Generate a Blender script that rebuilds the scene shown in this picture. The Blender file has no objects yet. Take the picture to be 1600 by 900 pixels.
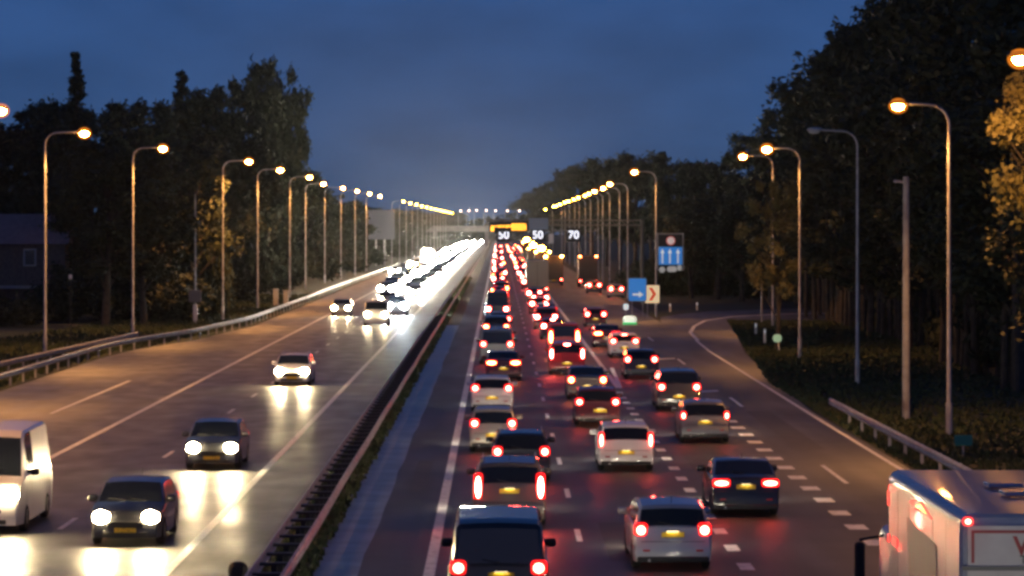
import bpy, math, random
from mathutils import Vector
random.seed(7)
S = bpy.context.scene
C = S.collection
PI = math.pi

# ------------------------------------------------------------------ camera
H_CAM = 7.75
FPX = 4706.0                                     # focal length in photo pixels (1600 wide)
cam_d = bpy.data.cameras.new("camera")
cam = bpy.data.objects.new("camera", cam_d); C.objects.link(cam)
cam.location = (0, 0, H_CAM)
cam.rotation_euler = (PI / 2, 0, 0)
cam_d.sensor_width = 36
cam_d.lens = 36 * FPX / 1600
cam_d.shift_x = 21 / 1600
cam_d.shift_y = -95 / 1600
cam_d.clip_end = 8000
S.camera = cam

# ------------------------------------------------------------------ world, dusk sky
SKY = 1.0
w = bpy.data.worlds.new("World"); S.world = w; w.use_nodes = True
nt = w.node_tree; nt.nodes.clear()
out = nt.nodes.new("ShaderNodeOutputWorld"); bg = nt.nodes.new("ShaderNodeBackground")
sky = nt.nodes.new("ShaderNodeTexSky"); sky.sky_type = 'NISHITA'; sky.sun_disc = False
sky.sun_elevation = math.radians(0.0); sky.sun_rotation = math.radians(180)
sky.air_density = 1.0; sky.dust_density = 0.6; sky.ozone_density = 4.0
tint = nt.nodes.new('ShaderNodeMix'); tint.data_type = 'RGBA'; tint.blend_type = 'MULTIPLY'; tint.inputs[0].default_value = 1; tint.inputs[7].default_value = (.27, .29, .34, 1)
tc = nt.nodes.new("ShaderNodeTexCoord")
va = nt.nodes.new("ShaderNodeVectorMath"); va.operation = 'ADD'; va.inputs[1].default_value = (0, 0, .16)
vn = nt.nodes.new("ShaderNodeVectorMath"); vn.operation = 'NORMALIZE'
nt.links.new(tc.outputs['Generated'], va.inputs[0]); nt.links.new(va.outputs[0], vn.inputs[0]); nt.links.new(vn.outputs[0], sky.inputs['Vector'])
mp = nt.nodes.new("ShaderNodeMapping"); mp.inputs['Scale'].default_value = (1, 1, 2.6)
nz = nt.nodes.new("ShaderNodeTexNoise"); nz.inputs['Scale'].default_value = 16; nz.inputs['Detail'].default_value = 4
rmp = nt.nodes.new("ShaderNodeMapRange"); rmp.inputs['From Min'].default_value = .3; rmp.inputs['From Max'].default_value = .7
rmp.inputs['To Min'].default_value = .84; rmp.inputs['To Max'].default_value = 1.16
mx = nt.nodes.new("ShaderNodeMix"); mx.data_type = 'RGBA'; mx.blend_type = 'MULTIPLY'; mx.inputs[0].default_value = 1
nt.links.new(tc.outputs['Generated'], mp.inputs[0]); nt.links.new(mp.outputs[0], nz.inputs['Vector'])
nt.links.new(nz.outputs[0], rmp.inputs[0])
nt.links.new(sky.outputs[0], tint.inputs[6]); nt.links.new(tint.outputs[2], mx.inputs[6]); nt.links.new(rmp.outputs[0], mx.inputs[7])
nt.links.new(mx.outputs[2], bg.inputs[0]); bg.inputs[1].default_value = SKY
nt.links.new(bg.outputs[0], out.inputs[0])

sun_d = bpy.data.lights.new("sun", 'SUN'); sun_d.energy = 0.02; sun_d.angle = math.radians(20); sun_d.color = (.6, .75, 1)
sun = bpy.data.objects.new("sun", sun_d); C.objects.link(sun); sun.rotation_euler = (math.radians(60), 0, math.radians(200))

S.view_settings.view_transform = 'Standard'; S.view_settings.look = 'None'
S.view_settings.exposure = 0; S.view_settings.gamma = 1
cy = S.cycles
cy.use_denoising = True
cy.max_bounces = 5; cy.diffuse_bounces = 2; cy.glossy_bounces = 3; cy.transmission_bounces = 2; cy.volume_bounces = 0
cy.sample_clamp_indirect = 6; cy.sample_clamp_direct = 0
cy.caustics_reflective = False; cy.caustics_refractive = False
cy.filter_width = 3.1

# ------------------------------------------------------------------ materials
MATS = {}
def mat(name, col=(.5, .5, .5), rough=.6, metal=0, coat=0, emit=None, es=0, noise=None, spec=.5, rnoise=None, bump=None, tracks=0):
    if name in MATS: return MATS[name]
    m = bpy.data.materials.new(name); m.use_nodes = True; MATS[name] = m
    t = m.node_tree; b = t.nodes['Principled BSDF']
    b.inputs['Base Color'].default_value = (*col, 1); b.inputs['Roughness'].default_value = rough
    b.inputs['Metallic'].default_value = metal; b.inputs['Coat Weight'].default_value = coat
    b.inputs['Specular IOR Level'].default_value = spec
    if emit: b.inputs['Emission Color'].default_value = (*emit, 1); b.inputs['Emission Strength'].default_value = es
    if noise:
        c2, sc, lo, hi = noise
        g = t.nodes.new("ShaderNodeNewGeometry"); n = t.nodes.new("ShaderNodeTexNoise"); n.inputs['Scale'].default_value = sc; n.inputs['Detail'].default_value = 5
        r = t.nodes.new("ShaderNodeMapRange"); r.inputs['From Min'].default_value = lo; r.inputs['From Max'].default_value = hi
        x = t.nodes.new("ShaderNodeMix"); x.data_type = 'RGBA'
        x.inputs[6].default_value = (*col, 1); x.inputs[7].default_value = (*c2, 1)
        t.links.new(g.outputs['Position'], n.inputs['Vector']); t.links.new(n.outputs[0], r.inputs[0])
        t.links.new(r.outputs[0], x.inputs[0]); t.links.new(x.outputs[2], b.inputs['Base Color'])
        if tracks:
            prev = x.outputs[2]
            for (vec, sc2, lo2, hi2, f0, f1) in (((1.0, .012, 1), 1.1, .35, .68, .72, 1.35), ((1, 1, 1), 6.0, .3, .7, .80, 1.22), ((.35, .9, 1), 1.6, .62, .74, 1.0, .55)):
                mm = t.nodes.new("ShaderNodeMapping"); mm.inputs['Scale'].default_value = vec; nn = t.nodes.new("ShaderNodeTexNoise"); nn.inputs['Scale'].default_value = sc2; nn.inputs['Detail'].default_value = 3
                rr = t.nodes.new("ShaderNodeMapRange"); rr.inputs['From Min'].default_value = lo2; rr.inputs['From Max'].default_value = hi2; rr.inputs['To Min'].default_value = f0; rr.inputs['To Max'].default_value = f1
                xx = t.nodes.new("ShaderNodeMix"); xx.data_type = 'RGBA'; xx.blend_type = 'MULTIPLY'; xx.inputs[0].default_value = 1
                t.links.new(g.outputs['Position'], mm.inputs[0]); t.links.new(mm.outputs[0], nn.inputs['Vector']); t.links.new(nn.outputs[0], rr.inputs[0])
                t.links.new(prev, xx.inputs[6]); t.links.new(rr.outputs[0], xx.inputs[7]); prev = xx.outputs[2]
            t.links.new(prev, b.inputs['Base Color'])
    if rnoise:
        sc, lo, hi, vec = rnoise
        g = t.nodes.new("ShaderNodeNewGeometry"); mpp = t.nodes.new("ShaderNodeMapping"); mpp.inputs['Scale'].default_value = vec
        n = t.nodes.new("ShaderNodeTexNoise"); n.inputs['Scale'].default_value = sc; n.inputs['Detail'].default_value = 1.5
        r = t.nodes.new("ShaderNodeMapRange"); r.inputs['From Min'].default_value = .2; r.inputs['From Max'].default_value = .8
        r.inputs['To Min'].default_value = lo; r.inputs['To Max'].default_value = hi
        t.links.new(g.outputs['Position'], mpp.inputs[0]); t.links.new(mpp.outputs[0], n.inputs['Vector']); t.links.new(n.outputs[0], r.inputs[0])
        t.links.new(r.outputs[0], b.inputs['Roughness'])
    if bump:
        sc, st, vec = bump
        g = t.nodes.new("ShaderNodeNewGeometry"); mpp = t.nodes.new("ShaderNodeMapping"); mpp.inputs['Scale'].default_value = vec
        n = t.nodes.new("ShaderNodeTexNoise"); n.inputs['Scale'].default_value = sc; n.inputs['Detail'].default_value = 5
        bm = t.nodes.new("ShaderNodeBump"); bm.inputs['Strength'].default_value = st; bm.inputs['Distance'].default_value = .02
        t.links.new(g.outputs['Position'], mpp.inputs[0]); t.links.new(mpp.outputs[0], n.inputs['Vector'])
        t.links.new(n.outputs[0], bm.inputs['Height']); t.links.new(bm.outputs[0], b.inputs['Normal'])
    return m

ASPH_L = mat('wet_asphalt', (.040, .040, .043), .3, tracks=1, noise=((.068, .065, .06), .35, .35, .65), rnoise=(.8, .31, .55, (1, .4, 1)), bump=(3.2, .8, (1, .6, 1)))
ASPH_R = mat('damp_asphalt', (.024, .026, .031), .5, tracks=1, noise=((.042, .042, .046), .5, .35, .65), rnoise=(.6, .46, .62, (1, .15, 1)), bump=(9, .3, (1, 1, 1)))
PAINT_W = mat('road_paint', (.82, .82, .82), .45, noise=((.40, .40, .40), 3.5, .5, .7))
CONC = mat('gutter_concrete', (.22, .25, .29), .34, noise=((.11, .125, .145), .8, .38, .62), bump=(5, .3, (1, 1, 1)))
SOIL = mat('median_soil', (.05, .04, .025), .9, noise=((.09, .08, .035), 1.3, .42, .6), bump=(6, 1, (1, 1, 1)))
GRASS = mat('grass_ground', (.024, .044, .016), .95, noise=((.036, .038, .018), .25, .42, .6), bump=(4, 1, (1, 1, 1)))
GRASSB = mat('grass_blade', (.028, .052, .016), .8, noise=((.045, .055, .022), .6, .4, .6))
STEEL = mat('galvanised_steel', (.45, .45, .45), .5, .35, noise=((.32, .32, .32), 1.5, .4, .6))
DARKM = mat('dark_metal', (.03, .03, .032), .5, .3)
CONCP = mat('pole_concrete', (.33, .33, .34), .8, noise=((.24, .24, .25), 2, .4, .6))
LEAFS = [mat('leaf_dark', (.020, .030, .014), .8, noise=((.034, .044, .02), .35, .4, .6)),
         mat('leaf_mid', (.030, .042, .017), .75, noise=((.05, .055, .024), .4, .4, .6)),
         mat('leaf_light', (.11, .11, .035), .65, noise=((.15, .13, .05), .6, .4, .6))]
BARK = mat('bark', (.035, .03, .025), .9, noise=((.06, .05, .04), 3, .4, .6), bump=(10, 1, (1, 1, .2)))
SODIUM = mat('sodium_bulb', (.9, .6, .3), .3, emit=(1, .40, .08), es=420)
SODFAR = mat('sodium_lens_far', (.9, .7, .2), .3, emit=(1, .50, .05), es=160)
PINKL = mat('bridge_lens', (.9, .7, .7), .3, emit=(1, .70, .55), es=30)
GLASS = mat('car_glass', (.010, .012, .015), .07, spec=.6)
GLASSH = mat('house_glass', (.01, .012, .015), .1)
TYRE = mat('tyre_rubber', (.012, .012, .012), .8)
RIM = mat('wheel_rim', (.35, .35, .36), .35, .8)
PLAST = mat('black_plastic', (.015, .015, .016), .55)
PLATEY = mat('yellow_plate', (.80, .52, .03), .45, noise=((.5, .32, .03), 14, .55, .6))
PLATEL = mat('plate_lamp_glass', (.9, .9, .8), .4, emit=(1, .86, .6), es=12)
REDLENS = mat('red_lens', (.35, .01, .01), .15, coat=.5, emit=(1, .012, .010), es=2.2)
REDHOT = mat('red_lamp_core', (.6, .05, .04), .3, emit=(1, .075, .050), es=48)
REDHOT2 = mat('red_lamp_core_bright', (.6, .05, .04), .3, emit=(1, .085, .06), es=150)
ORHOT = mat('orange_lamp_core', (.7, .2, .04), .3, emit=(1, .17, .045), es=60)
AMBER = mat('amber_lamp_core', (.8, .35, .04), .3, emit=(1, .30, .03), es=500)
HEADL = mat('headlamp_glass', (.6, .6, .6), .1, emit=(1, .80, .50), es=60)
HEADHOT = mat('headlamp_core', (.9, .9, .9), .2, emit=(1, .77, .42), es=850)
HEADFAR = mat('headlamp_core_far', (.9, .9, .9), .2, emit=(1, .88, .66), es=1100)
HEADXEN = mat('headlamp_core_cold', (.9, .9, .9), .2, emit=(.85, .95, 1), es=1500)
HEADDIM = mat('headlamp_core_forward', (.9, .9, .9), .2, emit=(1, .88, .66), es=190)
HALO = bpy.data.materials.new('amber_halo'); HALO.use_nodes = True; bt_ = HALO.node_tree; bt_.nodes.clear()  # glowing shell that paints an orange halo around each lamp bulb
_o = bt_.nodes.new('ShaderNodeOutputMaterial'); _m = bt_.nodes.new('ShaderNodeMixShader'); _m.inputs[0].default_value = .20
_t = bt_.nodes.new('ShaderNodeBsdfTransparent'); _e = bt_.nodes.new('ShaderNodeEmission'); _e.inputs[0].default_value = (1, .27, .02, 1); _e.inputs[1].default_value = 2.2
bt_.links.new(_t.outputs[0], _m.inputs[1]); bt_.links.new(_e.outputs[0], _m.inputs[2]); bt_.links.new(_m.outputs[0], _o.inputs[0])
def paint(name, col, metal=.4, rough=.35):
    return mat('paint_' + name, col, rough, metal, coat=.7)
P_SILVER = paint('silver', (.46, .45, .44), .55); P_WHITE = paint('white', (.78, .77, .75), 0); P_BEIGE = paint('beige', (.45, .39, .30), .5)
P_BLACK = paint('black', (.012, .012, .014), .2); P_DGREY = paint('dark_grey', (.05, .052, .058), .4); P_DRED = paint('dark_red', (.10, .02, .02), .3)
P_GREY = paint('grey', (.17, .17, .17), .5); P_BLUE = paint('dark_blue', (.03, .045, .09), .4); P_RED = paint('red', (.33, .03, .025), .2)
P_BROWN = paint('brown_grey', (.16, .13, .105), .4)

# ------------------------------------------------------------------ mesh helpers
class MB:
    def __init__(s): s.v = []; s.f = []; s.m = []
    def add(s, vs, fs, mi=0):
        o = len(s.v); s.v += [tuple(p) for p in vs]; s.f += [tuple(i + o for i in f) for f in fs]; s.m += [mi] * len(fs); return s
    def box(s, x0, x1, y0, y1, z0, z1, mi=0):
        return s.add([(x0, y0, z0), (x1, y0, z0), (x1, y1, z0), (x0, y1, z0), (x0, y0, z1), (x1, y0, z1), (x1, y1, z1), (x0, y1, z1)],
                     [(3, 2, 1, 0), (4, 5, 6, 7), (0, 1, 5, 4), (1, 2, 6, 5), (2, 3, 7, 6), (3, 0, 4, 7)], mi)
    def rblock(s, c, d, b=.02, mi=0, n=3):                       # rounded rectangle in XZ, thickness along Y
        hx, hy, hz = d[0] / 2, d[1] / 2, d[2] / 2; b = min(b, hx * .98, hz * .98)
        def ring(y, ins):
            r = []; bb = max(b - ins * .5, .001)
            for (sx, sz, a0) in ((1, 1, 0), (-1, 1, 90), (-1, -1, 180), (1, -1, 270)):
                for k in range(n + 1):
                    a = math.radians(a0 + 90 * k / n)
                    r.append((c[0] + sx * (hx - b) + (bb - ins * .5) * math.cos(a), c[1] + y, c[2] + sz * (hz - b) + (bb - ins * .5) * math.sin(a)))
            return r
        e = min(b, hy) * .6
        rs = [ring(-hy, e), ring(-hy + e, 0), ring(hy - e, 0), ring(hy, e)]
        k = len(rs[0]); vs = sum(rs, []); fs = [tuple(range(k))[::1]]
        for i in range(3):
            for j in range(k): fs.append((i * k + j, (i + 1) * k + j, (i + 1) * k + (j + 1) % k, i * k + (j + 1) % k))
        fs.append(tuple(range(3 * k, 4 * k))[::-1])
        fs[0] = fs[0]; return s.add(vs, fs, mi)
    def tube(s, pts, rad, n=8, mi=0, caps=True):
        vs = []; fs = []; P = [Vector(p) for p in pts]
        for i, p in enumerate(P):
            d = (P[min(i + 1, len(P) - 1)] - P[max(i - 1, 0)]).normalized()
            u = Vector((1, 0, 0)) if abs(d.x) < .9 else Vector((0, 1, 0)); a = d.cross(u).normalized(); b = d.cross(a)
            r = rad[i] if isinstance(rad, (list, tuple)) else rad
            for k in range(n): t = 2 * PI * k / n; vs.append(tuple(p + a * r * math.cos(t) + b * r * math.sin(t)))
        for i in range(len(P) - 1):
            for k in range(n): fs.append((i * n + k, i * n + (k + 1) % n, (i + 1) * n + (k + 1) % n, (i + 1) * n + k))
        if caps: fs.append(tuple(range(n))[::-1]); fs.append(tuple(range(len(vs) - n, len(vs))))
        return s.add(vs, fs, mi)
    def ell(s, c, r, n=8, m=5, mi=0, half=0):
        vs = []; fs = []
        lat = [(-PI / 2 + PI * j / m) for j in range(m + 1)] if not half else [(-PI / 2 + (PI / 2) * j / m) for j in range(m + 1)]
        for a in lat:
            for k in range(n): t = 2 * PI * k / n; vs.append((c[0] + r[0] * math.cos(a) * math.cos(t), c[1] + r[1] * math.cos(a) * math.sin(t), c[2] + r[2] * math.sin(a)))
        for j in range(m):
            for k in range(n): fs.append((j * n + k, j * n + (k + 1) % n, (j + 1) * n + (k + 1) % n, (j + 1) * n + k))
        return s.add(vs, fs, mi)
    def poly(s, pts, z, mi=0): return s.add([(x, y, z) for x, y in pts], [tuple(range(len(pts)))], mi)
    def strip(s, L, R, z, mi=0):                                  # two matching polylines
        vs = [(x, y, z) for x, y in L] + [(x, y, z) for x, y in R]; n = len(L)
        return s.add(vs, [(i, n + i, n + i + 1, i + 1) for i in range(n - 1)], mi)
    def build(s, name, mats, parent=None, loc=(0, 0, 0), smooth=None, rz=0):
        me = bpy.data.meshes.new(name); me.from_pydata(s.v, [], s.f)
        for m in (mats if isinstance(mats, (list, tuple)) else [mats]): me.materials.append(m)
        if isinstance(mats, (list, tuple)) and len(mats) > 1: me.polygons.foreach_set('material_index', s.m)
        if smooth:
            me.polygons.foreach_set('use_smooth', [True] * len(s.f)); me.set_sharp_from_angle(angle=math.radians(smooth))
        me.update()
        o = bpy.data.objects.new(name, me); C.objects.link(o); o.location = loc; o.rotation_euler.z = rz
        if parent: o.parent = parent
        return o

def tag(o, label=None, cat=None, group=None, kind=None):
    if label: o['label'] = label
    if cat: o['category'] = cat
    if group: o['group'] = group
    if kind: o['kind'] = kind
    return o
def empty(name, loc, rz=0):
    o = bpy.data.objects.new(name, None); C.objects.link(o); o.location = loc; o.rotation_euler.z = rz; o.empty_display_size = .3; return o
def copy_tree(o, parent=None):
    c = o.copy(); C.objects.link(c)
    if parent: c.parent = parent
    for ch in list(o.children): copy_tree(ch, c)
    return c
def G(px, py, z=0.0):                                             # photo pixel to a point at height z: (x, distance)
    D = FPX * (H_CAM - z) / (py - 355.0); return ((px - 779) * D / FPX, D)
def XP(px, D): return (px - 779) * D / FPX
def ZP(py, D): return H_CAM - (py - 355) * D / FPX

# ------------------------------------------------------------------ ground, roads
MB().poly([(-900, -60), (900, -60), (900, 3000), (-900, 3000)], -.05).build('ground', GRASS)
tag(bpy.data.objects['ground'], kind='structure')
FAR = 1700
def struct(mb, name, m): return tag(mb.build(name, m), kind='structure')
rail_l = [(-23.9, 5), (-23.9, 178), (-23.4, 190), (-21.2, 207), (-19.6, 237), (-19.6, 306), (-19.8, 404), (-19.3, 641), (-18.6, FAR)]
struct(MB().strip([(x + .35, y) for x, y in rail_l], [(-5.35, y) for x, y in rail_l], 0), 'left_carriageway', ASPH_L)
def wob(x, a, lo, hi, st=2.0, sd=1):
    r = random.Random(sd); o = []; y = lo; k = 0
    while y < hi: o.append((x + a * r.uniform(-1, 1), y)); y += st * (1 + k * .02); k += 1
    o.append((x, hi)); return o
a_ = wob(-3.15, .05, 20, FAR, 3, 3); struct(MB().strip([(x, y) for x, y in a_], [(13.2, y) for x, y in a_], 0), 'right_carriageway', ASPH_R)
a_ = wob(-5.35, .02, 20, FAR, 3, 5); struct(MB().strip(a_, [(-3.9, y) for x, y in a_], -.008), 'median_verge', SOIL)
a_ = wob(-4.3, .12, 20, 238, 2, 4); struct(MB().strip(a_, [(-3.0, y) for x, y in a_], -.004), 'concrete_gutter_strip', CONC)
a_ = wob(-4.1, .06, 238, FAR, 3, 4); struct(MB().strip(a_, [(-3.0, y) for x, y in a_], -.004), 'median_soil', SOIL)
# exit ramp curving off to the right
ro = [(12.9, 238), (13.9, 259), (16, 268), (19, 276), (25.5, 285), (32, 289), (45, 296), (80, 310)]
ri = [(12.9, 118), (13.35, 132), (13.95, 152), (15.2, 186), (16.4, 205), (18, 226), (22.5, 241), (30, 250), (42, 258), (80, 272)]
ring_ = [(12.6, 112)] + ri + ro[::-1] + [(12.6, 236)]
struct(MB().poly(ring_, .004), 'exit_ramp', ASPH_R)
# markings
mk = MB()
def line(pts, wd, z=.010):
    L = [(x - wd / 2, y) for x, y in pts]; R = [(x + wd / 2, y) for x, y in pts]; mk.strip(L, R, z)
line([(-1.55, 20), (-1.55, FAR)], .26)
line([(-7.45, 20), (-7.45, FAR)], .22)
line([(-15.05, 20), (-15.05, FAR)], .22)
line([(12.75, 20), (12.9, 120), (13.0, 147), (13.15, 187), (13.5, 206)], .18)
pr = [(13.5, 206), (14.0, 222), (15.2, 236), (17, 250), (20, 261), (25, 268.5), (33, 274), (45, 281)]
mk.strip(pr, [(x + .22, y - .9) for x, y in pr], .010)
line([(5.75, 145), (5.85, FAR)], .24)
mk.poly([(5.75, 145), (5.95, 145), (6.35, 166), (6.12, 166)], .014)
for k in range(110):
    d = 62.5 + 12.0 * k - 0.3
    if d < 1100: mk.poly([(1.93, d), (2.08, d), (2.08, d + 3), (1.93, d + 3)], .010)
    mk.poly([(-11.33, d + 3), (-11.18, d + 3), (-11.18, d + 6), (-11.33, d + 6)], .010)
d = 60
while d < 143:
    mk.poly([(5.47, d), (5.80, d), (5.80, d + 1.4), (5.47, d + 1.4)], .010); d += 4
d = 61.7
while d < 135:
    mk.poly([(8.98, d), (9.50, d), (9.50, d + 1.3), (8.98, d + 1.3)], .010); d += 3.85
for d in (91, 130, 170, 205): mk.poly([(10.45, d), (10.6, d), (10.6, d + 7), (10.45, d + 7)], .010)
for d in (141, 176): mk.poly([(9.3, d), (10.4, d + 1), (10.4, d + 2.2), (9.3, d + 1.4)], .010)
mk.poly([(-18.7, 125), (-18.5, 125), (-18.5, 152), (-18.7, 152)], .010)
struct(mk, 'road_markings', PAINT_W)
# yellowish worn repair patches on the right hand lanes
pt = MB()
for (x, y, a, b) in ((3.2, 70, 1.2, 9), (7.0, 92, 1.5, 14), (10.9, 105, 1.0, 22), (3.8, 130, 1.1, 18), (-2.4, 88, .5, 12)): pt.poly([(x - a / 2, y), (x + a / 2, y), (x + a / 2, y + b), (x - a / 2, y + b)], .004)
struct(pt, 'asphalt_patches', mat('asphalt_patch', (.033, .032, .034), .6, noise=((.05, .048, .046), 1.1, .4, .6)))

# grass blades along verges (stuff)
def grass_band(name, zone, n, h, label):
    g = MB(); r = random.Random(11); vs = []; fs = []
    for _ in range(n):
        x, y = zone(r); a = r.uniform(0, PI); hh = h * r.uniform(.5, 1.3); wd = .05 + .0006 * y
        dx, dy = math.cos(a) * wd, math.sin(a) * wd; lx, ly = r.uniform(-.12, .12), r.uniform(-.12, .12); o = len(vs)
        vs += [(x - dx, y - dy, -.04), (x + dx, y + dy, -.04), (x + lx, y + ly, hh)]; fs.append((o, o + 1, o + 2))
    g.add(vs, fs); tag(g.build(name, GRASSB), label, 'grass', kind='stuff')
def z_right(r):
    y = 60 + 190 * r.random() ** 1.3; e = 13.35 if y < 150 else 13.4 + (y - 150) * .055; return e + 12 * r.random() ** 1.4 + .1, y
def z_med(r): return r.uniform(-5.25, -4.15), 60 + 400 * r.random() ** 1.6
def z_left(r):
    y = 140 + 200 * r.random(); e = -24.1 if y < 190 else -20.1 - max(0, (237 - y)) * .07; return e - 12 * r.random(), y
grass_band('verge_grass', z_right, 30000, .13, 'rough grass on the right verge between kerb and wood')
grass_band('median_grass', z_med, 9000, .16, 'sparse brown weeds along the median under the guardrail')
grass_band('field_grass', z_left, 14000, .25, 'dark grass behind the left guardrail')

# ------------------------------------------------------------------ guardrails
WB = [(0, .43), (.05, .47), (.07, .53), (.015, .585), (.07, .64), (.05, .70), (0, .74)]
def wbeam(path, side, mb=None, z=0):
    mb = mb or MB(); n = len(WB); vs = []; fs = []
    for x, y in path:
        for (dx, dz) in WB: vs.append((x + side * dx, y, dz + z))
    for i in range(len(path) - 1):
        for j in range(n - 1): fs.append((i * n + j, i * n + j + 1, (i + 1) * n + j + 1, (i + 1) * n + j))
    return mb.add(vs, fs)
def interp(path, d):
    for (x0, y0), (x1, y1) in zip(path, path[1:]):
        if y0 <= d <= y1: return x0 + (x1 - x0) * (d - y0) / (y1 - y0)
    return path[-1][0]
def guardrail(path, side, label, d0, step, n):
    dense = [(interp(path, y), y) for y in [path[0][1] + (path[-1][1] - path[0][1]) * (k / 160) ** 1.5 for k in range(161)]]
    dense[-1] = path[-1]
    t = empty('guardrail', (dense[0][0], dense[0][1], 0)); tag(t, label, 'guardrail')
    ox, oy = dense[0]
    wbeam([(x - ox, y - oy) for x, y in dense], side).build('rail', STEEL, t)
    pm = None
    for k in range(n):
        d = d0 + k * step
        if d > path[-1][1]: break
        if pm is None:
            pm = MB().box(-.05, .05, -.03, .03, -.05, .70).build('post', STEEL, t, (interp(path, d) - ox - side * .09, d - oy, 0)); continue
        p = pm.copy(); C.objects.link(p); p.location = (interp(path, d) - ox - side * .09, d - oy, 0)
    return t
guardrail(rail_l, 1, 'long curved steel guardrail along the left shoulder of the oncoming lanes', 120, 4, 98)
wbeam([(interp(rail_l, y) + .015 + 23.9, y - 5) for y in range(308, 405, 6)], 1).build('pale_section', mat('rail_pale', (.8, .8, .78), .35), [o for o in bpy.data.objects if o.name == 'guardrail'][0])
guardrail([(-30, 118), (-26.3, 150), (-25.2, 180), (-24.2, 202)], 1, 'short weathered second guardrail behind the left one, below the grass field', 120, 4, 20)
guardrail([(13.75, 30), (13.7, 90), (13.65, 124)], -1, 'grey guardrail in the right verge ending beside the concrete pole', 34, 4, 22)
t = tag(empty('guardrail', (-4.75, 40, 0)), 'double steel guardrail with dark crossbars running down the median', 'guardrail')
ys = [20 + (FAR - 60) * (k / 120) ** 2 for k in range(121)]; ys = [y - 20 for y in ys]
wbeam([(-.33 + .012 * math.sin(y * .31), y) for y in ys], -1).build('rail', STEEL, t)
wbeam([(.36 + .012 * math.sin(y * .23), y) for y in ys], 1).build('rail', STEEL, t)
MB().box(-.36, -.30, 0, FAR - 60, .725, .75).build('top_edge', STEEL, t)
sp = None
for k in range(98):
    d = 18 + 1.9 * k
    if sp is None: sp = MB().box(-.30, .35, -.09, .09, .60, .66).box(-.06, .06, -.05, .05, -.05, .6).build('crossbar', DARKM, t, (0, d, 0))
    else: p = sp.copy(); C.objects.link(p); p.location = (0, d, 0)

# ------------------------------------------------------------------ street lamps
ORD = ['first', 'second', 'third', 'fourth', 'fifth', 'sixth', 'seventh', 'eighth', 'ninth', 'tenth', 'eleventh', 'twelfth']
LAMPP = 9000
HAZE = 0.00003
def lamp(x, D, h, arm, label, group, lit=True, far=False, mat_l=None, col=(1, .42, .10), power=None, name='street_lamp', base=0, radius=.09, cone=142, tilt=0):
    """arm: signed reach towards the road"""
    t = tag(empty(name, (x, D, base)), label, 'street lamp', group); s = 1 if arm > 0 else -1; a = abs(arm)
    m = MB().tube([(0, 0, 0), (0, 0, 1.2), (0, 0, 1.25), (0, 0, h - .75)], [radius * 1.35, radius * 1.35, radius, radius * .62], 10 if not far else 6)
    m.build('pole', STEEL, t, smooth=40)
    bend = [(s * .75 * (1 - math.cos(q)), 0, h - .75 + .75 * math.sin(q)) for q in [PI / 2 * k / 5 for k in range(6)]]
    MB().tube(bend + [(s * (a - .35), 0, h + .05)], radius * .6, 8 if not far else 5).build('arm', STEEL, t, smooth=40)
    hd = MB().ell((s * a, 0, h + .08), (.42, .17, .12), 12 if not far else 6, 6 if not far else 4).build('lamp_head', STEEL if not lit else DARKM, t, smooth=60)
    rr = (.22, .16, .16) if D < 130 else (.26, .2, .2) if not far else (.24, .18, .18)
    if not lit: MB().ell((s * a + s * .04, 0, h), (.3, .15, .14), 10, 5).build('lens', mat('unlit_lens', (.5, .5, .5), .3), hd)
    else:
        MB().ell((s * a + s * .04, 0, h - .04), rr, 12 if not far else 6, 6 if not far else 3).build('bulb', mat_l or SODIUM, hd)
        if D < 520: MB().ell((s * a + s * .04, 0, h - .04), (.36, .29, .29) if D < 130 else (.42, .35, .35), 16, 10).build('halo_shell', HALO, hd, smooth=60)
    if lit:
        L = bpy.data.lights.new('bulb_light', 'SPOT'); L.energy = (power or LAMPP) * (1.5 if x < 0 else .6); L.color = col; L.spot_size = math.radians(cone); L.spot_blend = .5; L.shadow_soft_size = .15
        lo = bpy.data.objects.new('bulb_light', L); C.objects.link(lo); lo.parent = t; lo.location = (s * a, 0, h - .3); lo.rotation_euler.x = math.radians(tilt)
    return t
left_l = [(-26.4, 145, 2.4), (-27.1, 180, 2.3), (-26.1, 215, 2.1), (-22.7, 248, 2.1), (-22.8, 285, 2.1), (-22.6, 326, 2.1), (-24.1, 376, 2.2), (-24, 416, 2.5), (-23.6, 451, 2.4), (-23.2, 487, 2.3), (-22.9, 522, 2.3)]
for i, (x, D, arm) in enumerate(left_l):
    lab = 'lit sodium lamp beyond the left guardrail, %s nearest of the left row' % ORD[i]
    lamp(x, D, 13.4 if D < 240 else 13.2, arm, lab, 'lamps along the left roadside', far=i > 6)
D = 610
while D < 1150:
    lamp(-21.8 + (D - 560) * .004, D, 13.0, 2.3, 'tiny yellow lamp in the far end of the left row, beyond the large sign back', 'lamps along the left roadside', far=True, mat_l=SODFAR, power=4000); D += 42
RG = 'lamps along the right roadside'
lamp(16.6, 83.5, 12.45, -2.1, 'lit sodium lamp above the orange-lit tree at the right edge', RG, cone=172, power=6500, tilt=16)
for D_ in (): lamp(17.2, D_, 12.4, -2.0, 'lit sodium lamp of the right row close to the bridge, out of the photo', 'lamps nearest the bridge')
for D_ in (109, 74, 39, 5): lamp(-26.6, D_, 13.3, 2.3, 'lit sodium lamp of the left row close to the bridge, out of the photo', 'lamps of the left row nearest the bridge')
lamp(16.75, 112, 12.3, -1.85, 'lit sodium lamp on a slim pole behind the small green marker in the right verge', RG)
lamp(17.75, 149, 12.5, -2.1, 'unlit grey street lamp with a long arm over the right verge', RG, lit=False)
lamp(17.8, 178, 12.4, -1.9, 'lit sodium lamp above the dimly lit bushy tree at the ramp', RG)
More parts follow.
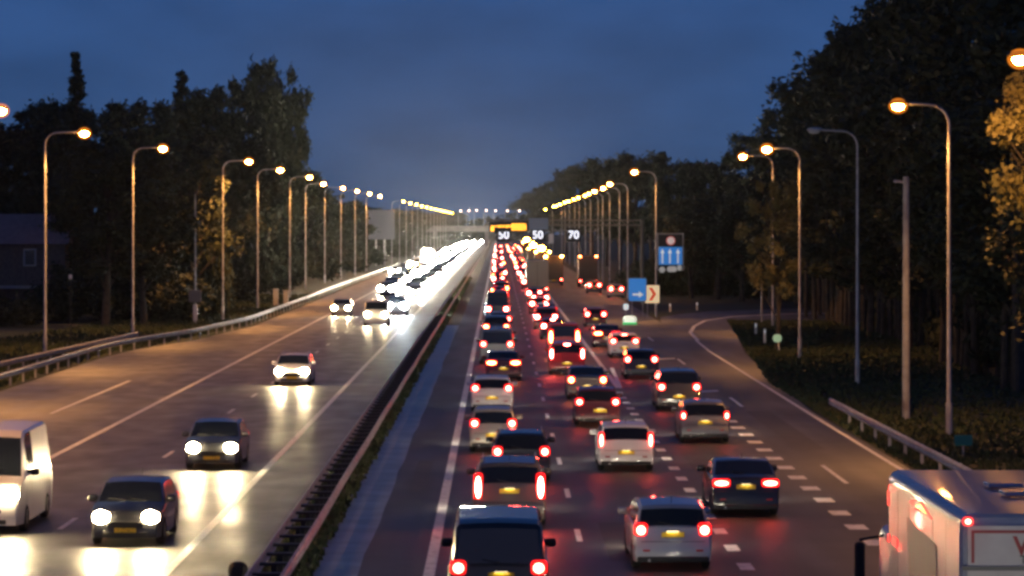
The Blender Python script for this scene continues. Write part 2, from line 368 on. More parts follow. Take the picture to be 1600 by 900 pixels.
lamp(21.4, 235, 13.3, -2.3, 'small lit lamp behind the ramp posts, its pole rising from the verge', RG)
lamp(13.75, 263, 12.6, -1.85, 'lit lamp with its pole right behind the blue lane sign', RG, far=True)
rl = [(14.1, 329, 12.5), (14.3, 356, 12.4), (14.2, 385, 12.4), (14.6, 422, 12.5), (14.8, 448, 12.5), (14.6, 478, 12.5), (14.7, 510, 12.5), (14.6, 545, 12.5), (14.7, 580, 12.6), (14.6, 620, 12.5), (14.7, 665, 12.5), (14.7, 700, 12.6), (14.7, 820, 12.6)]
for i, (x, D, h) in enumerate(rl):
    lab = ['lit lamp just left of the blue lane sign, its head beside a second one', 'lit lamp close behind the first one left of the blue lane sign', 'third lit lamp left of the blue lane sign, low beside two brighter ones'][i] if i < 3 else 'small yellow lamp in the dense far row above the gantry on the right'
    lamp(x, D, h, -1.9, lab, RG, far=True, mat_l=SODFAR if i > 2 else None, power=4500)

# plain poles and mast
t = tag(empty('utility_pole', (16.45, 121.6, 0)), 'thick pale pole without any lamp, small bracket at its top', 'pole')
MB().tube([(0, 0, 0), (0, 0, 9.8)], [.16, .12], 12).build('shaft', CONCP, t, smooth=40)
MB().tube([(0, 0, 9.55), (-.35, 0, 9.6)], .05, 6).ell((-.42, 0, 9.6), (.1, .08, .07), 8, 4).build('bracket', STEEL, t)
t = tag(empty('utility_pole', (XP(1190, 243), 243, 0)), 'thin short grey pole left of the ramp lamp pole', 'pole')
MB().tube([(0, 0, 0), (0, 0, 3.3)], .06, 8).build('shaft', STEEL, t); MB().ell((0, 0, 3.35), (.09, .09, .07), 8, 4).build('cap', DARKM, t)
t = tag(empty('camera_mast', (XP(305, 240), 240, 0)), 'thin grey mast with a square cabinet and a white foot behind the left guardrail', 'mast')
MB().tube([(0, 0, 0), (0, 0, 10.4)], [.09, .06], 8).build('shaft', STEEL, t, smooth=40)
MB().rblock((0, -.14, 2.25), (1.0, .2, 1.0), .08).build('cabinet', mat('cabinet_grey', (.16, .16, .17), .6), t)
MB().rblock((0, 0, .95), (.32, .26, 1.3), .06).build('foot', mat('white_plastic', (.75, .75, .73), .5), t)
MB().rblock((0, -.06, 10.5), (.28, .3, .22), .05).build('camera_box', DARKM, t)
for px, hh, lb in ((431, 1.7, 'pale narrow cabinet by the left guardrail, left one of a pair'), (447, 1.55, 'pale narrow cabinet by the left guardrail, right one of a pair')):
    D = 292; t = tag(empty('roadside_cabinet', (XP(px, D), D, 0)), lb, 'cabinet')
    MB().rblock((0, 0, hh / 2), (.48, .4, hh), .06).build('housing', mat('cabinet_pale', (.33, .33, .32), .6), t)
    MB().rblock((0, 0, hh + .04), (.56, .48, .08), .02).build('lid', STEEL, t)

# ------------------------------------------------------------------ trees
def leaves(clumps, n, ls, seed):
    r = random.Random(seed); vs = []; fs = []
    for _ in range(n):
        c = r.choice(clumps); x, y, z, rad = c
        a, b, e = r.gauss(0, .48), r.gauss(0, .48), r.gauss(0, .48)
        p = Vector((x + a * rad, y + b * rad, z + e * rad * .8)); s = ls * r.uniform(.5, 1.25)
        u = Vector((r.uniform(-1, 1), r.uniform(-1, 1), r.uniform(-.6, .6))).normalized(); v = u.cross(Vector((r.uniform(-1, 1), r.uniform(-1, 1), r.uniform(-1, 1)))).normalized()
        o = len(vs); vs += [tuple(p - u * s), tuple(p + v * s * .45), tuple(p + u * s), tuple(p - v * s * .45)]; fs.append((o, o + 1, o + 2, o + 3))
    m = MB(); m.add(vs, fs); return m
def tree_mesh(kind, seed):
    """20 m tree, base at origin; returns trunk and crown builders"""
    r = random.Random(seed); tr = MB(); cl = []
    lean = r.uniform(-.5, .5)
    if kind == 'poplar':
        tr.tube([(0, 0, 0), (0, 0, 8), (0, 0, 18.5)], [.30, .2, .04], 8)
        for k in range(46):
            z = 3 + 16.6 * k / 45; rr = 1.35 * math.sin(min(1, (z - 1.5) / 6) * PI / 2) * (1 - max(0, (z - 12) / 9.5) ** 1.3); a = r.uniform(0, 2 * PI)
            cl.append((rr * .6 * math.cos(a), rr * .6 * math.sin(a), z, max(.35, rr * r.uniform(.5, .8))))
            if k % 3 == 0: tr.tube([(0, 0, z - 1.6), (rr * .8 * math.cos(a), rr * .8 * math.sin(a), z)], [.06, .02], 4)
        return tr, leaves(cl, 5000, .26, seed)
    if kind == 'bush':
        for k in range(26):
            a = r.uniform(0, 2 * PI); q = r.random() ** .6; cl.append((4.6 * q * math.cos(a), 4.6 * q * math.sin(a), r.uniform(.8, 4.6) * (1.1 - .5 * q), r.uniform(.7, 1.5)))
        for k in range(7):
            a = k * .9 + r.random(); tr.tube([(0, 0, 0), (1.2 * math.cos(a), 1.2 * math.sin(a), 1.6), (2.6 * math.cos(a), 2.6 * math.sin(a), 3.3)], [.09, .06, .02], 5)
        return tr, leaves(cl, 6500, .30, seed)
    zc = {'broad': 12.2, 'tall': 12.5, 'open': 13, 'spray': 16.2}[kind]; rx = {'broad': 5.3, 'tall': 3.9, 'open': 4.9, 'spray': 5.0}[kind]; rzv = {'broad': 7.2, 'tall': 7.3, 'open': 6.6, 'spray': 3.3}[kind]
    tr.tube([(0, 0, 0), (lean * .3, .1, 4), (lean, 0, 9), (lean * 1.2, 0, 15)], [.42, .30, .2, .05], 9)
    n = {'broad': 64, 'tall': 60, 'open': 46, 'spray': 22}[kind]
    for k in range(n):
        a = r.uniform(0, 2 * PI); u = r.uniform(-1, 1); q = r.random() ** .38
        wob_ = 1 + .22 * math.sin(3 * a + seed) + .14 * math.sin(5 * u + seed * 2)
        x = rx * wob_ * q * math.sqrt(max(0, 1 - u * u * .85)) * math.cos(a); y = rx * wob_ * q * math.sqrt(max(0, 1 - u * u * .85)) * math.sin(a); z = zc + rzv * u * (.75 + .25 * q) * r.uniform(.9, 1.03)
        rad = r.uniform(.8, 1.75) * (1.0 if q < .85 else .75)
        cl.append((x, y, min(z, 19.6 - rad * .5), rad))
        if k % 3 == 0:
            zb = max(3.5, z - 3.5 - abs(x) * .4); tr.tube([(lean * zb / 12, 0, zb), (x * .5, y * .5, (zb + z) / 2 + .4), (x, y, z)], [.13, .08, .03], 5)
    return tr, leaves(cl, {'broad': 11000, 'tall': 9500, 'open': 7500, 'spray': 5200}[kind], .34 if kind != 'spray' else .26, seed)
PROTO = {}
def proto(kind, seed, lm):
    k = (kind, seed, lm)
    if k not in PROTO:
        tr, cr = tree_mesh(kind, seed)
        a = tr.build('trunk', BARK, smooth=50); b = cr.build('crown', LEAFS[lm]); ms = (a.data, b.data)
        bpy.data.objects.remove(a); bpy.data.objects.remove(b); PROTO[k] = ms
    return PROTO[k]
def tree(x, y, h, wd, kind, seed, lm, label, group=None, name='broadleaf_tree', cat='tree', base=0):
    tm, cm = proto(kind, seed, lm); t = empty(name, (x, y, base - .06), random.uniform(0, 2 * PI)); tag(t, label, cat, group)
    bh = {'bush': 5.6}.get(kind, 20.0); bw = {'poplar': 3.0, 'bush': 10, 'broad': 12.5, 'tall': 9.5, 'open': 11.5, 'spray': 11.5}[kind]
    for nm, me in (('trunk', tm), ('crown', cm)):
        o = bpy.data.objects.new(nm, me); C.objects.link(o); o.parent = t; o.scale = (wd / bw, wd / bw, h / bh)
    return t
LT = 'trees along the left side'; RT = 'trees of the wood on the right'
KK = [('broad', 1), ('broad', 2), ('tall', 3), ('open', 4), ('broad', 5), ('tall', 6)]
def T(px, ytop, D, wd, i, lm, label, group, dz=0, **k):
    if px < 779:
        Dn = max(D, 28.5 * FPX / (779 - px)) if px > 320 or D > 300 else D
        wd *= Dn / D; D = Dn
    kd, sd = KK[i % 6] if not isinstance(i, tuple) else i
    return tree(XP(px, D), D, ZP(ytop, D) + dz, wd, kd, sd, lm, label, group, **k)
# left skyline
T(120, 78, 262, 2.9, ('poplar', 9), 0, 'slim columnar tree rising above the left tree mass', LT, name='poplar_tree')
T(286, 108, 300, 3.3, ('poplar', 10), 0, 'pointed narrow tree top between the house and the tallest left tree', LT, name='poplar_tree')
T(398, 86, 318, 6.4, ('tall', 6), 0, 'tallest left tree, left half of the high square block of crowns', LT)
T(440, 90, 330, 6.6, ('broad', 2), 0, 'tall tree at the right end of the left tree mass, standing against the sky', LT)
for px, yt, D, wd in ((8, 178, 292, 10), (60, 146, 288, 10), (105, 150, 284, 9), (150, 158, 262, 10), (195, 146, 275, 10), (240, 158, 268, 9), (270, 150, 300, 10), (325, 124, 305, 9), (345, 122, 330, 10),
                      (418, 120, 345, 8), (440, 128, 352, 6), (60, 205, 284, 8), (165, 215, 236, 9), (225, 220, 240, 9), (300, 205, 250, 9), (-20, 165, 285, 9), (372, 180, 292, 9), (330, 220, 272, 8), (440, 215, 322, 9), (446, 190, 366, 6)):
    T(px, yt, D, wd, random.randrange(6), random.choice((0, 0, 1)), 'dark leafy tree in the tall tree mass at the left', LT)
for px, yt, D, wd in ((475, 258, 385, 8), (492, 285, 420, 9), (512, 300, 450, 9), (540, 312, 500, 10), (565, 318, 560, 10), (590, 322, 640, 11), (618, 324, 720, 12), (645, 327, 820, 13), (668, 330, 950, 14), (690, 331, 1080, 15), (710, 330, 1250, 18)):
    T(px, yt, D, wd, random.randrange(6), 0, 'low distant tree behind the far left lamp row', LT)
T(318, 292, 256, 4.2, ('bush', 21), 0, 'small roadside tree faintly lit by a lamp behind the thin mast', LT, dz=0)
T(390, 330, 275, 4.6, ('bush', 22), 0, 'bushy shrub between the third and fourth left lamp poles', LT, name='roadside_shrub', cat='shrub')
T(440, 345, 315, 5.0, ('bush', 21), 0, 'bushy shrub beside the fifth left lamp pole', LT, name='roadside_shrub', cat='shrub')
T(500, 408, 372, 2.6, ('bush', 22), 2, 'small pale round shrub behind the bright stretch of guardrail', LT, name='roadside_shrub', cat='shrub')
for px, yt, D, wd in ((20, 455, 238, 6), (112, 400, 250, 8), (160, 400, 250, 10), (230, 395, 248, 10), (285, 390, 262, 8), (345, 385, 285, 8), (400, 385, 305, 8), (470, 375, 350, 8), (520, 370, 400, 9), (550, 365, 470, 10), (600, 362, 560, 10), (650, 358, 700, 12)):
    T(px, yt, D, wd, ('bush', 21 + (px % 2)), 0, 'dark dense shrub at the foot of the left trees', 'shrubs under the left trees', name='roadside_shrub', cat='shrub')
# right skyline
for px, yt, D, wd in ((838, 296, 1250, 24), (862, 278, 1010, 17), (884, 262, 860, 15), (905, 256, 760, 13), (926, 246, 640, 12), (948, 250, 600, 11), (968, 246, 540, 10), (992, 237, 470, 9.5), (1018, 233, 440, 9.5), (1042, 243, 420, 10)):
    T(px, yt, D, wd, random.randrange(6), 0, 'distant dark tree in the wood above the right lamp row', RT)
for px, yt, D, wd in ((1066, 250, 400, 10), (1096, 246, 405, 11), (1130, 243, 400, 11), (1162, 226, 385, 11), (1192, 200, 370, 12), (1222, 176, 350, 12), (1247, 150, 335, 11), (1272, 120, 318, 11), (1302, 74, 300, 12),
                      (1332, 66, 282, 12), (1362, 20, 265, 12), (1395, -20, 245, 12), (1440, -60, 222, 13), (1490, -90, 205, 13), (1545, -110, 190, 14), (1605, -130, 176, 14),
                      (1080, 300, 330, 9), (1120, 305, 325, 9), (1160, 300, 315, 9), (1205, 280, 308, 9), (1245, 250, 300, 9), (1290, 200, 272, 10), (1330, 170, 255, 9), (1380, 130, 235, 10), (1430, 110, 205, 10), (1490, 90, 185, 10), (1550, 60, 168, 10), (1610, 20, 155, 10),
                      (1180, 290, 340, 10), (1310, 240, 245, 9), (1360, 250, 222, 9), (1420, 230, 195, 9), (1475, 200, 172, 8), (1525, 150, 158, 8), (1590, 140, 144, 8)):
    T(px, yt, D, wd, random.randrange(6), random.choice((0, 0, 1)), 'tall dark tree in the dense wood behind the right verge', RT)
for i, px in enumerate(range(1010, 1640, 27)):
    D = 345 - max(0, px - 1180) * .42; T(px + random.uniform(-6, 6), 400 + random.uniform(-25, 20), D, 8, ('bush', 21 + i % 2), 0, 'low dark undergrowth shrub at the edge of the right wood', 'undergrowth of the right wood', name='woodland_shrub', cat='shrub')
tree(20.2, 104, 10.6, 6.0, 'spray', 15, 0, 'dim leafy crown just below the bright orange-lit leaves at the right edge', RT)
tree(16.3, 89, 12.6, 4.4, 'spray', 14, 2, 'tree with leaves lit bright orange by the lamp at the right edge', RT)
tree(20.2, 110, 11.4, 5.2, 'open', 4, 1, 'dimly lit leafy tree between two lamp poles in front of the dark wood', RT)
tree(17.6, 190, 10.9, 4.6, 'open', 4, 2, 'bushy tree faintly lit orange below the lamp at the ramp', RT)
# slender forest trunks
for i in range(46):
    D = random.uniform(150, 235); px = 1262 + (i * 7.6) + random.uniform(-4, 4); D = max(128, 290 - (px - 1180) * .36) + random.uniform(-6, 14)
    tk = tag(MB().tube([(0, 0, -.05), (random.uniform(-.2, .2), 0, 5), (random.uniform(-.5, .5), 0, 10.5)], [.19, .15, .08], 7).build('bare_trunk', BARK, loc=(XP(px, D), D, 0)), 'slender bare trunk at the dark edge of the right wood', 'tree trunk', 'slender trunks at the wood edge')
# far wood mass on the horizon
m = leaves([(x, 1750 + random.uniform(-20, 30), random.uniform(3, 13 + 3 * math.sin(x * .03)), random.uniform(4, 7)) for x in range(-160, 210, 4) for _ in range(2)], 12000, 1.6, 77)
tag(m.build('far_treeline', LEAFS[0]), 'far dark wood closing off the motorway on the horizon', 'wood', kind='stuff')

# ------------------------------------------------------------------ house on the left
t = tag(empty('farmhouse', (-40.5, 262, 0)), 'dim house with a low pitched roof and one small window at the left edge', 'house')
BR = mat('house_brick', (.11, .085, .075), .85, noise=((.16, .12, .10), 4, .4, .6)); RF = mat('roof_tiles', (.26, .16, .16), .7, noise=((.32, .20, .19), 2.5, .4, .6))
MB().box(-7, 3.2, -3, 4, 0, 6.4).build('wall', BR, t)
MB().add([(-7.4, -3.5, 6.3), (3.6, -3.5, 6.3), (3.6, .5, 8.9), (-7.4, .5, 8.9), (3.6, 4.5, 6.3), (-7.4, 4.5, 6.3)], [(0, 1, 2, 3), (3, 2, 4, 5), (1, 4, 2), (0, 3, 5)]).build('roof', RF, t)
for x in (.2, -3.4):
    f = MB().box(x - .55, x + .55, -3.09, -3.01, 4.4, 5.9).build('window', mat('window_paint', (.45, .44, .42), .5), t)
    MB().box(x - .42, x + .42, -3.13, -3.10, 4.52, 5.78).build('pane', GLASSH, f)
MB().box(-7, 2.6, -4.6, -3.05, 2.5, 2.72).build('canopy', mat('canopy_roof', (.3, .3, .3), .5), t)

# ------------------------------------------------------------------ overpass far away
t = tag(empty('overpass', (0, 1180, 0)), 'far concrete road bridge crossing the motorway with a row of pale lamps', 'bridge')
OC = mat('bridge_concrete', (.22, .21, .20), .8, noise=((.16, .15, .15), .4, .4, .6))
MB().box(-45, 45, -5, 5, 6.0, 7.3).build('deck', OC, t); MB().box(-45, 45, -5.3, -5.05, 7.0, 8.3).build('parapet', OC, t)
for x in (-25, -4.7, 15, 30): MB().box(x - .7, x + .7, -4, 4, -.1, 5.98).build('pier', OC, t)
for px in (716, 729, 741, 756, 771, 789, 808):
    lamp(XP(px, 1176), 1176, 7.0 + random.uniform(-.2, .2), .9, 'tiny pinkish lamp on the far overpass', 'lamps on the overpass', far=True, mat_l=PINKL, col=(1, .8, .65), power=800, base=7.3)

# ------------------------------------------------------------------ damp evening air
HZ = bpy.data.materials.new('haze'); HZ.use_nodes = True; ht = HZ.node_tree; ht.nodes.clear()
ho = ht.nodes.new('ShaderNodeOutputMaterial'); hv = ht.nodes.new('ShaderNodeVolumePrincipled'); ht.links.new(hv.outputs[0], ho.inputs['Volume'])
hv.inputs['Color'].default_value = (.8, .82, .86, 1); hv.inputs['Density'].default_value = HAZE; hv.inputs['Anisotropy'].default_value = .8
tag(MB().box(-700, 700, -70, 3010, -1.1, 42).build('haze', HZ), 'thin damp evening haze hanging over the motorway', kind='stuff')

# ------------------------------------------------------------------ text helper
def text(s, size, mat_, parent, loc, rz=0, name='lettering', ext=.01, ax='CENTER', bold=.0):
    c = bpy.data.curves.new('t', 'FONT'); c.body = s; c.size = size; c.extrude = ext; c.align_x = ax; c.align_y = 'CENTER'; c.offset = bold
    o = bpy.data.objects.new('t', c); C.objects.link(o); bpy.context.view_layer.update()
    me = bpy.data.meshes.new_from_object(o.evaluated_get(bpy.context.evaluated_depsgraph_get())); bpy.data.objects.remove(o)
    me.materials.clear(); me.materials.append(mat_)
    q = bpy.data.objects.new(name, me); C.objects.link(q); q.parent = parent; q.location = loc; q.rotation_euler = (PI / 2, 0, rz); return q

# ------------------------------------------------------------------ gantry
DG = 302
t = tag(empty('gantry', (0, DG, 0)), 'steel truss gantry spanning the jammed lanes', 'gantry')
GST = mat('gantry_steel', (.17, .15, .12), .55, .4)
for z in (8.45, 7.95):
    for y in (-.35, .35): MB().box(-1.3, 14.4, y - .07, y + .07, z - .07, z + .07).build('chord', GST, t)
br = MB()
for k in range(15):
    x = -1.2 + k * 1.0
    for y in (-.35, .35): br.tube([(x, y, 7.98), (x + .5, y, 8.42), (x + 1.0, y, 7.98)], .03, 5)
br.build('lattice', GST, t)
for x in (14.4,): MB().tube([(x, 0, 0), (x, 0, 8.5)], .2, 10).build('post', GST, t)
MB().tube([(XP(888, DG), 0, 8.5), (XP(888, DG), 0, 9.1)], .06, 6).build('bracket', GST, t)
LEDW = mat('led_white', (.9, .9, .9), .4, emit=(.86, .88, 1), es=2.0); LEDA = mat('led_amber', (.9, .6, .1), .4, emit=(1, .42, .03), es=3.0)
BLK = mat('sign_black', (.008, .008, .010), .5)
for px, s, lb in ((787, '50', 'black matrix sign showing white 50 under the amber text display'), (840, '50', 'black matrix sign showing white 50 below the grey panel'), (896, '70', 'black matrix sign showing white 70, alone under the right part of the gantry')):
    q = tag(empty('matrix_sign', (XP(px, DG), DG - .6, 6.95)), lb, 'matrix sign', 'lane signs hung from the gantry')
    MB().rblock((0, 0, 0), (1.4, .3, 1.35), .1).build('housing', BLK, q); text(s, 1.1, LEDW, q, (0, -.17, 0), name='numerals', bold=.0)
    MB().box(-.05, .05, .05, .12, .85, 1.35).build('hanger', GST, q)
q = tag(empty('text_display', (XP(795, DG), DG - .8, 7.78)), 'amber lit text display on the left end of the gantry', 'text display')
MB().rblock((0, 0, 0), (3.9, .25, 1.0), .05).build('housing', BLK, q)
r_ = random.Random(3)
am = MB(); x = -1.75
while x < .15:
    wd = r_.uniform(.08, .22); am.box(x, x + wd, -.15, -.13, -.02 + r_.uniform(-.08, .02), .12 + r_.uniform(-.03, .08)); x += wd + .06
am.box(-1.8, -1.5, -.15, -.13, -.42, -.05)
am.build('lit_text_row', LEDA, q)
am = MB(); 
for zz in (-.34, -.16, .02, .2):
    x = .28
    while x < 1.7: wd = r_.uniform(.1, .3); am.box(x, min(x + wd, 1.75), -.15, -.13, zz, zz + .13); x += wd + .05
am.build('lit_symbol_block', LEDA, q)
q = tag(empty('blank_road_sign', (XP(841, DG), DG - .8, 8.08)), 'plain blue-grey panel on the gantry beside the amber display', 'road sign')
MB().rblock((0, 0, 0), (1.95, .08, 1.15), .06).build('plate', mat('panel_bluegrey', (.22, .27, .36), .5), q); MB().box(-.9, .9, .05, .1, -.05, .05).build('bracket', GST, q)
q = tag(empty('small_plate', (XP(861, DG), DG - .6, 6.6)), 'small pale upright plate between two matrix signs', 'road sign')
MB().rblock((0, 0, 0), (.5, .06, .95), .08).build('plate', mat('plate_pale', (.6, .58, .57), .5), q); MB().box(-.03, .03, .0, .05, .45, 1.3).build('hanger', GST, q)

# ------------------------------------------------------------------ signs right
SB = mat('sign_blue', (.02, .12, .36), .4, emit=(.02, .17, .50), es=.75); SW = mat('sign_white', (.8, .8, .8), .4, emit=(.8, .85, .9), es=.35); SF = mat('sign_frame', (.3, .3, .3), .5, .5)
D = 261.0
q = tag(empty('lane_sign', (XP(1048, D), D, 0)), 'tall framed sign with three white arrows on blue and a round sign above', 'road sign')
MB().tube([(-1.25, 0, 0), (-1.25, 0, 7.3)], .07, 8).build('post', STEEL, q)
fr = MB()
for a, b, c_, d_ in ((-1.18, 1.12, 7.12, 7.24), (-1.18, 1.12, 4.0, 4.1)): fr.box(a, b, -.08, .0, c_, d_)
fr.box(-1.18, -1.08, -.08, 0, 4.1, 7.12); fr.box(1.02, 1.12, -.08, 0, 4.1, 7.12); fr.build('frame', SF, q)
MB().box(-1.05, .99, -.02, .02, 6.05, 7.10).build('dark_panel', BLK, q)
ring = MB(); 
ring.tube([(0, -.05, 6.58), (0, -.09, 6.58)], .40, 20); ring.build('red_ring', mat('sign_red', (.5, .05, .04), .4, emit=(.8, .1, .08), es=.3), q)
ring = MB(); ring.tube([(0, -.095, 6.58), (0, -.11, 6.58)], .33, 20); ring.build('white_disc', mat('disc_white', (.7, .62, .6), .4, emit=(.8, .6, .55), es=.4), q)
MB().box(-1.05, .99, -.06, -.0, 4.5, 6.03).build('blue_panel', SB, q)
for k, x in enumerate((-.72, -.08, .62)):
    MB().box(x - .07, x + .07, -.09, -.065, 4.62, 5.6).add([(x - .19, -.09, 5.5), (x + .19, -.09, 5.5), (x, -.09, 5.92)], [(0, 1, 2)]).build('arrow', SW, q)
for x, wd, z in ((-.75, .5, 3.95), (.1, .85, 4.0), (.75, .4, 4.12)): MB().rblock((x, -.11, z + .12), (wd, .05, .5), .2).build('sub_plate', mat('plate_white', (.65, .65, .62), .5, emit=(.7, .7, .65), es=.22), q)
D = 254.0
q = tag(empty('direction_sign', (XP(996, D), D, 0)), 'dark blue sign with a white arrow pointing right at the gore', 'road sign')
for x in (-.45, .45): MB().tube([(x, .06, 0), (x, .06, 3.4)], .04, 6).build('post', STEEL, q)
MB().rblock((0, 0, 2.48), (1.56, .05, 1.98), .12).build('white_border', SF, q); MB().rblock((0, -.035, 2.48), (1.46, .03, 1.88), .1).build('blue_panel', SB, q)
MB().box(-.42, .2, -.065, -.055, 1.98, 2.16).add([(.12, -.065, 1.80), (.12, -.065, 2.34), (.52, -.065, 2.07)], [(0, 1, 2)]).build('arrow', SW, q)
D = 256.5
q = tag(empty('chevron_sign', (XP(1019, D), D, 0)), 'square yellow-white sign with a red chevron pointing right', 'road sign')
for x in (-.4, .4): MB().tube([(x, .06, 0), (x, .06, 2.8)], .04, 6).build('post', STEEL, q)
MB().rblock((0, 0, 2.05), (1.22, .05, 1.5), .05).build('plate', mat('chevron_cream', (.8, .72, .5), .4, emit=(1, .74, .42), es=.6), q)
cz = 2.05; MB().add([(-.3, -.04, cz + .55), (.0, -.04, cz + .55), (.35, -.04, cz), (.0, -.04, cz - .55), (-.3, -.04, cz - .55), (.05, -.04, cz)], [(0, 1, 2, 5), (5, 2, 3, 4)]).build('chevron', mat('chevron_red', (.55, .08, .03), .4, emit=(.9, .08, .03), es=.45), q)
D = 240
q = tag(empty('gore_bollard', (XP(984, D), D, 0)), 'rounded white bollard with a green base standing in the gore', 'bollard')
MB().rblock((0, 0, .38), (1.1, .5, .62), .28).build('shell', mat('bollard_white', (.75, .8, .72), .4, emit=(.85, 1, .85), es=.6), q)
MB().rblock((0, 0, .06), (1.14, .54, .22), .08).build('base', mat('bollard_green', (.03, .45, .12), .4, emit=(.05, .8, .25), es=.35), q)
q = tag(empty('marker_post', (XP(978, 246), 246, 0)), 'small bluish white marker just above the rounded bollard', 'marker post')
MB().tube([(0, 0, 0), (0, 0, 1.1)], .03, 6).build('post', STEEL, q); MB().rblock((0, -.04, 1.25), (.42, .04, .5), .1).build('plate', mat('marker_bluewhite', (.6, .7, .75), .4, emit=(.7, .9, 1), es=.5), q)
WP = mat('reflector_white', (.72, .72, .68), .5)
for px, py, hh, lb in ((1047, 487, .75, 'short white reflector post at the far side of the ramp, the left one'), (1089, 485, .75, 'short white reflector post at the far side of the ramp, the right one'), (1181, 523, .85, 'white reflector post at the inner ramp edge, farther one'), (1195, 537, 1.0, 'white reflector post at the inner ramp edge, beside the round green marker')):
    x, D = G(px, py); q = tag(empty('reflector_post', (x, D, 0)), lb, 'reflector post'); MB().rblock((0, 0, hh / 2), (.17, .12, hh), .05).build('post', WP, q); MB().rblock((0, -.07, hh * .8), (.1, .02, .18), .02).build('reflector', SW, q)
x, D = G(1216, 550); q = tag(empty('marker_sign', (x, D, 0)), 'small round pale green marker on a leaning post by the ramp', 'marker sign')
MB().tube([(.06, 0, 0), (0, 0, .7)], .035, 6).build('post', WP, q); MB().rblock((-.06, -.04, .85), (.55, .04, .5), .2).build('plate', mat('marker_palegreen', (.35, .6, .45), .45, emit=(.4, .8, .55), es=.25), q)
x, D = G(1505, 712); q = tag(empty('marker_sign', (x, D, 0)), 'small rectangular green marker on a short post behind the right guardrail', 'marker sign')
MB().tube([(0, 0, 0), (0, 0, .42)], .035, 6).build('post', STEEL, q); MB().rblock((0, -.03, .52), (.62, .04, .36), .04).build('plate', mat('marker_green', (.10, .36, .20), .45), q)
D = 610
q = tag(empty('large_sign', (XP(596, D), D, 0)), 'large grey back of a road sign on a post beyond the left guardrail', 'road sign')
MB().rblock((0, 0, ZP(351, D)), (5.3, .15, 6.0), .2).build('panel', mat('sign_back', (.17, .18, .21), .55, .2), q)
for x in (-1.1, .6): MB().tube([(x, .2, 0), (x, .2, ZP(345, D))], .16, 8).build('post', STEEL, q)
q = tag(empty('marker_sign', (XP(110, 200), 200, 0)), 'tiny white marker in the dark field left of the second lamp pole', 'marker sign')
MB().tube([(0, 0, 0), (0, 0, 4.4)], .03, 6).build('post', DARKM, q); MB().rblock((0, 0, 4.45), (.22, .05, .3), .05).build('plate', WP, q)
# small dark sandbag-like drain box by the median rail
q = tag(MB().rblock((0, 0, .2), (.42, .36, .38), .15).build('reflector_barrel', PLAST, loc=(*G(372, 905), 0)), 'short dark round-topped post on the shoulder beside the median rail', 'bollard')

# ------------------------------------------------------------------ vehicles
ST = {
 'hatch': dict(L=4.2, W=1.78, belt=.98, prof=[(0, .40, 'b'), (.02, .62, 'b'), (.08, .70, 'b'), (.12, .96, 'b'), (.17, 1.0, 'rw'), (.50, 1.36, 'b'), (.60, 1.44, 'r'), (1.5, 1.50, 'r'), (2.55, 1.45, 'ws'), (3.25, 1.03, 'b'), (3.5, .98, 'b'), (4.0, .82, 'b'), (4.14, .64, 'b'), (4.2, .40, 'e')]),
 'wagon': dict(L=4.6, W=1.80, belt=.99, prof=[(0, .40, 'b'), (.02, .62, 'b'), (.08, .70, 'b'), (.11, .98, 'b'), (.15, 1.02, 'rw'), (.40, 1.38, 'b'), (.50, 1.45, 'r'), (1.8, 1.50, 'r'), (2.9, 1.44, 'ws'), (3.6, 1.03, 'b'), (3.8, .98, 'b'), (4.4, .82, 'b'), (4.54, .64, 'b'), (4.6, .40, 'e')]),
 'suv': dict(L=4.7, W=1.90, belt=1.12, prof=[(0, .48, 'b'), (.02, .74, 'b'), (.08, .82, 'b'), (.11, 1.10, 'b'), (.14, 1.16, 'rw'), (.34, 1.56, 'b'), (.44, 1.66, 'r'), (1.8, 1.73, 'r'), (2.9, 1.66, 'ws'), (3.55, 1.22, 'b'), (3.8, 1.14, 'b'), (4.5, 1.0, 'b'), (4.64, .76, 'b'), (4.7, .45, 'e')]),
 'sedan': dict(L=4.6, W=1.84, belt=.98, prof=[(0, .40, 'b'), (.03, .66, 'b'), (.07, .74, 'b'), (.10, .98, 'b'), (.18, 1.05, 'b'), (.70, 1.10, 'rw'), (1.35, 1.40, 'b'), (1.45, 1.43, 'r'), (2.1, 1.45, 'r'), (2.75, 1.40, 'ws'), (3.4, 1.02, 'b'), (3.7, .96, 'b'), (4.4, .80, 'b'), (4.54, .62, 'b'), (4.6, .40, 'e')]),
 'van': dict(L=4.9, W=2.0, belt=1.14, prof=[(0, .48, 'b'), (.03, .72, 'b'), (.05, 1.16, 'rw'), (.10, 1.84, 'b'), (.15, 1.94, 'r'), (.5, 2.0, 'r'), (3.6, 1.96, 'b'), (3.75, 1.88, 'ws'), (4.3, 1.28, 'b'), (4.7, 1.08, 'b'), (4.86, .78, 'b'), (4.9, .45, 'e')]),
 'bigvan': dict(L=5.6, W=2.02, belt=1.35, prof=[(0, .48, 'b'), (.03, .78, 'b'), (.05, 1.40, 'rw'), (.10, 2.1, 'b'), (.18, 2.44, 'r'), (.5, 2.55, 'r'), (3.9, 2.52, 'r'), (4.25, 2.36, 'ws'), (4.85, 1.42, 'b'), (5.35, 1.2, 'b'), (5.55, .85, 'b'), (5.6, .45, 'e')]),
 'mini': dict(L=3.6, W=1.66, belt=.98, prof=[(0, .40, 'b'), (.02, .60, 'b'), (.06, .70, 'b'), (.09, .95, 'b'), (.12, 1.0, 'rw'), (.30, 1.38, 'b'), (.40, 1.48, 'r'), (1.3, 1.54, 'r'), (2.25, 1.48, 'ws'), (2.85, 1.06, 'b'), (3.0, 1.0, 'b'), (3.42, .84, 'b'), (3.55, .64, 'b'), (3.6, .40, 'e')]),
}
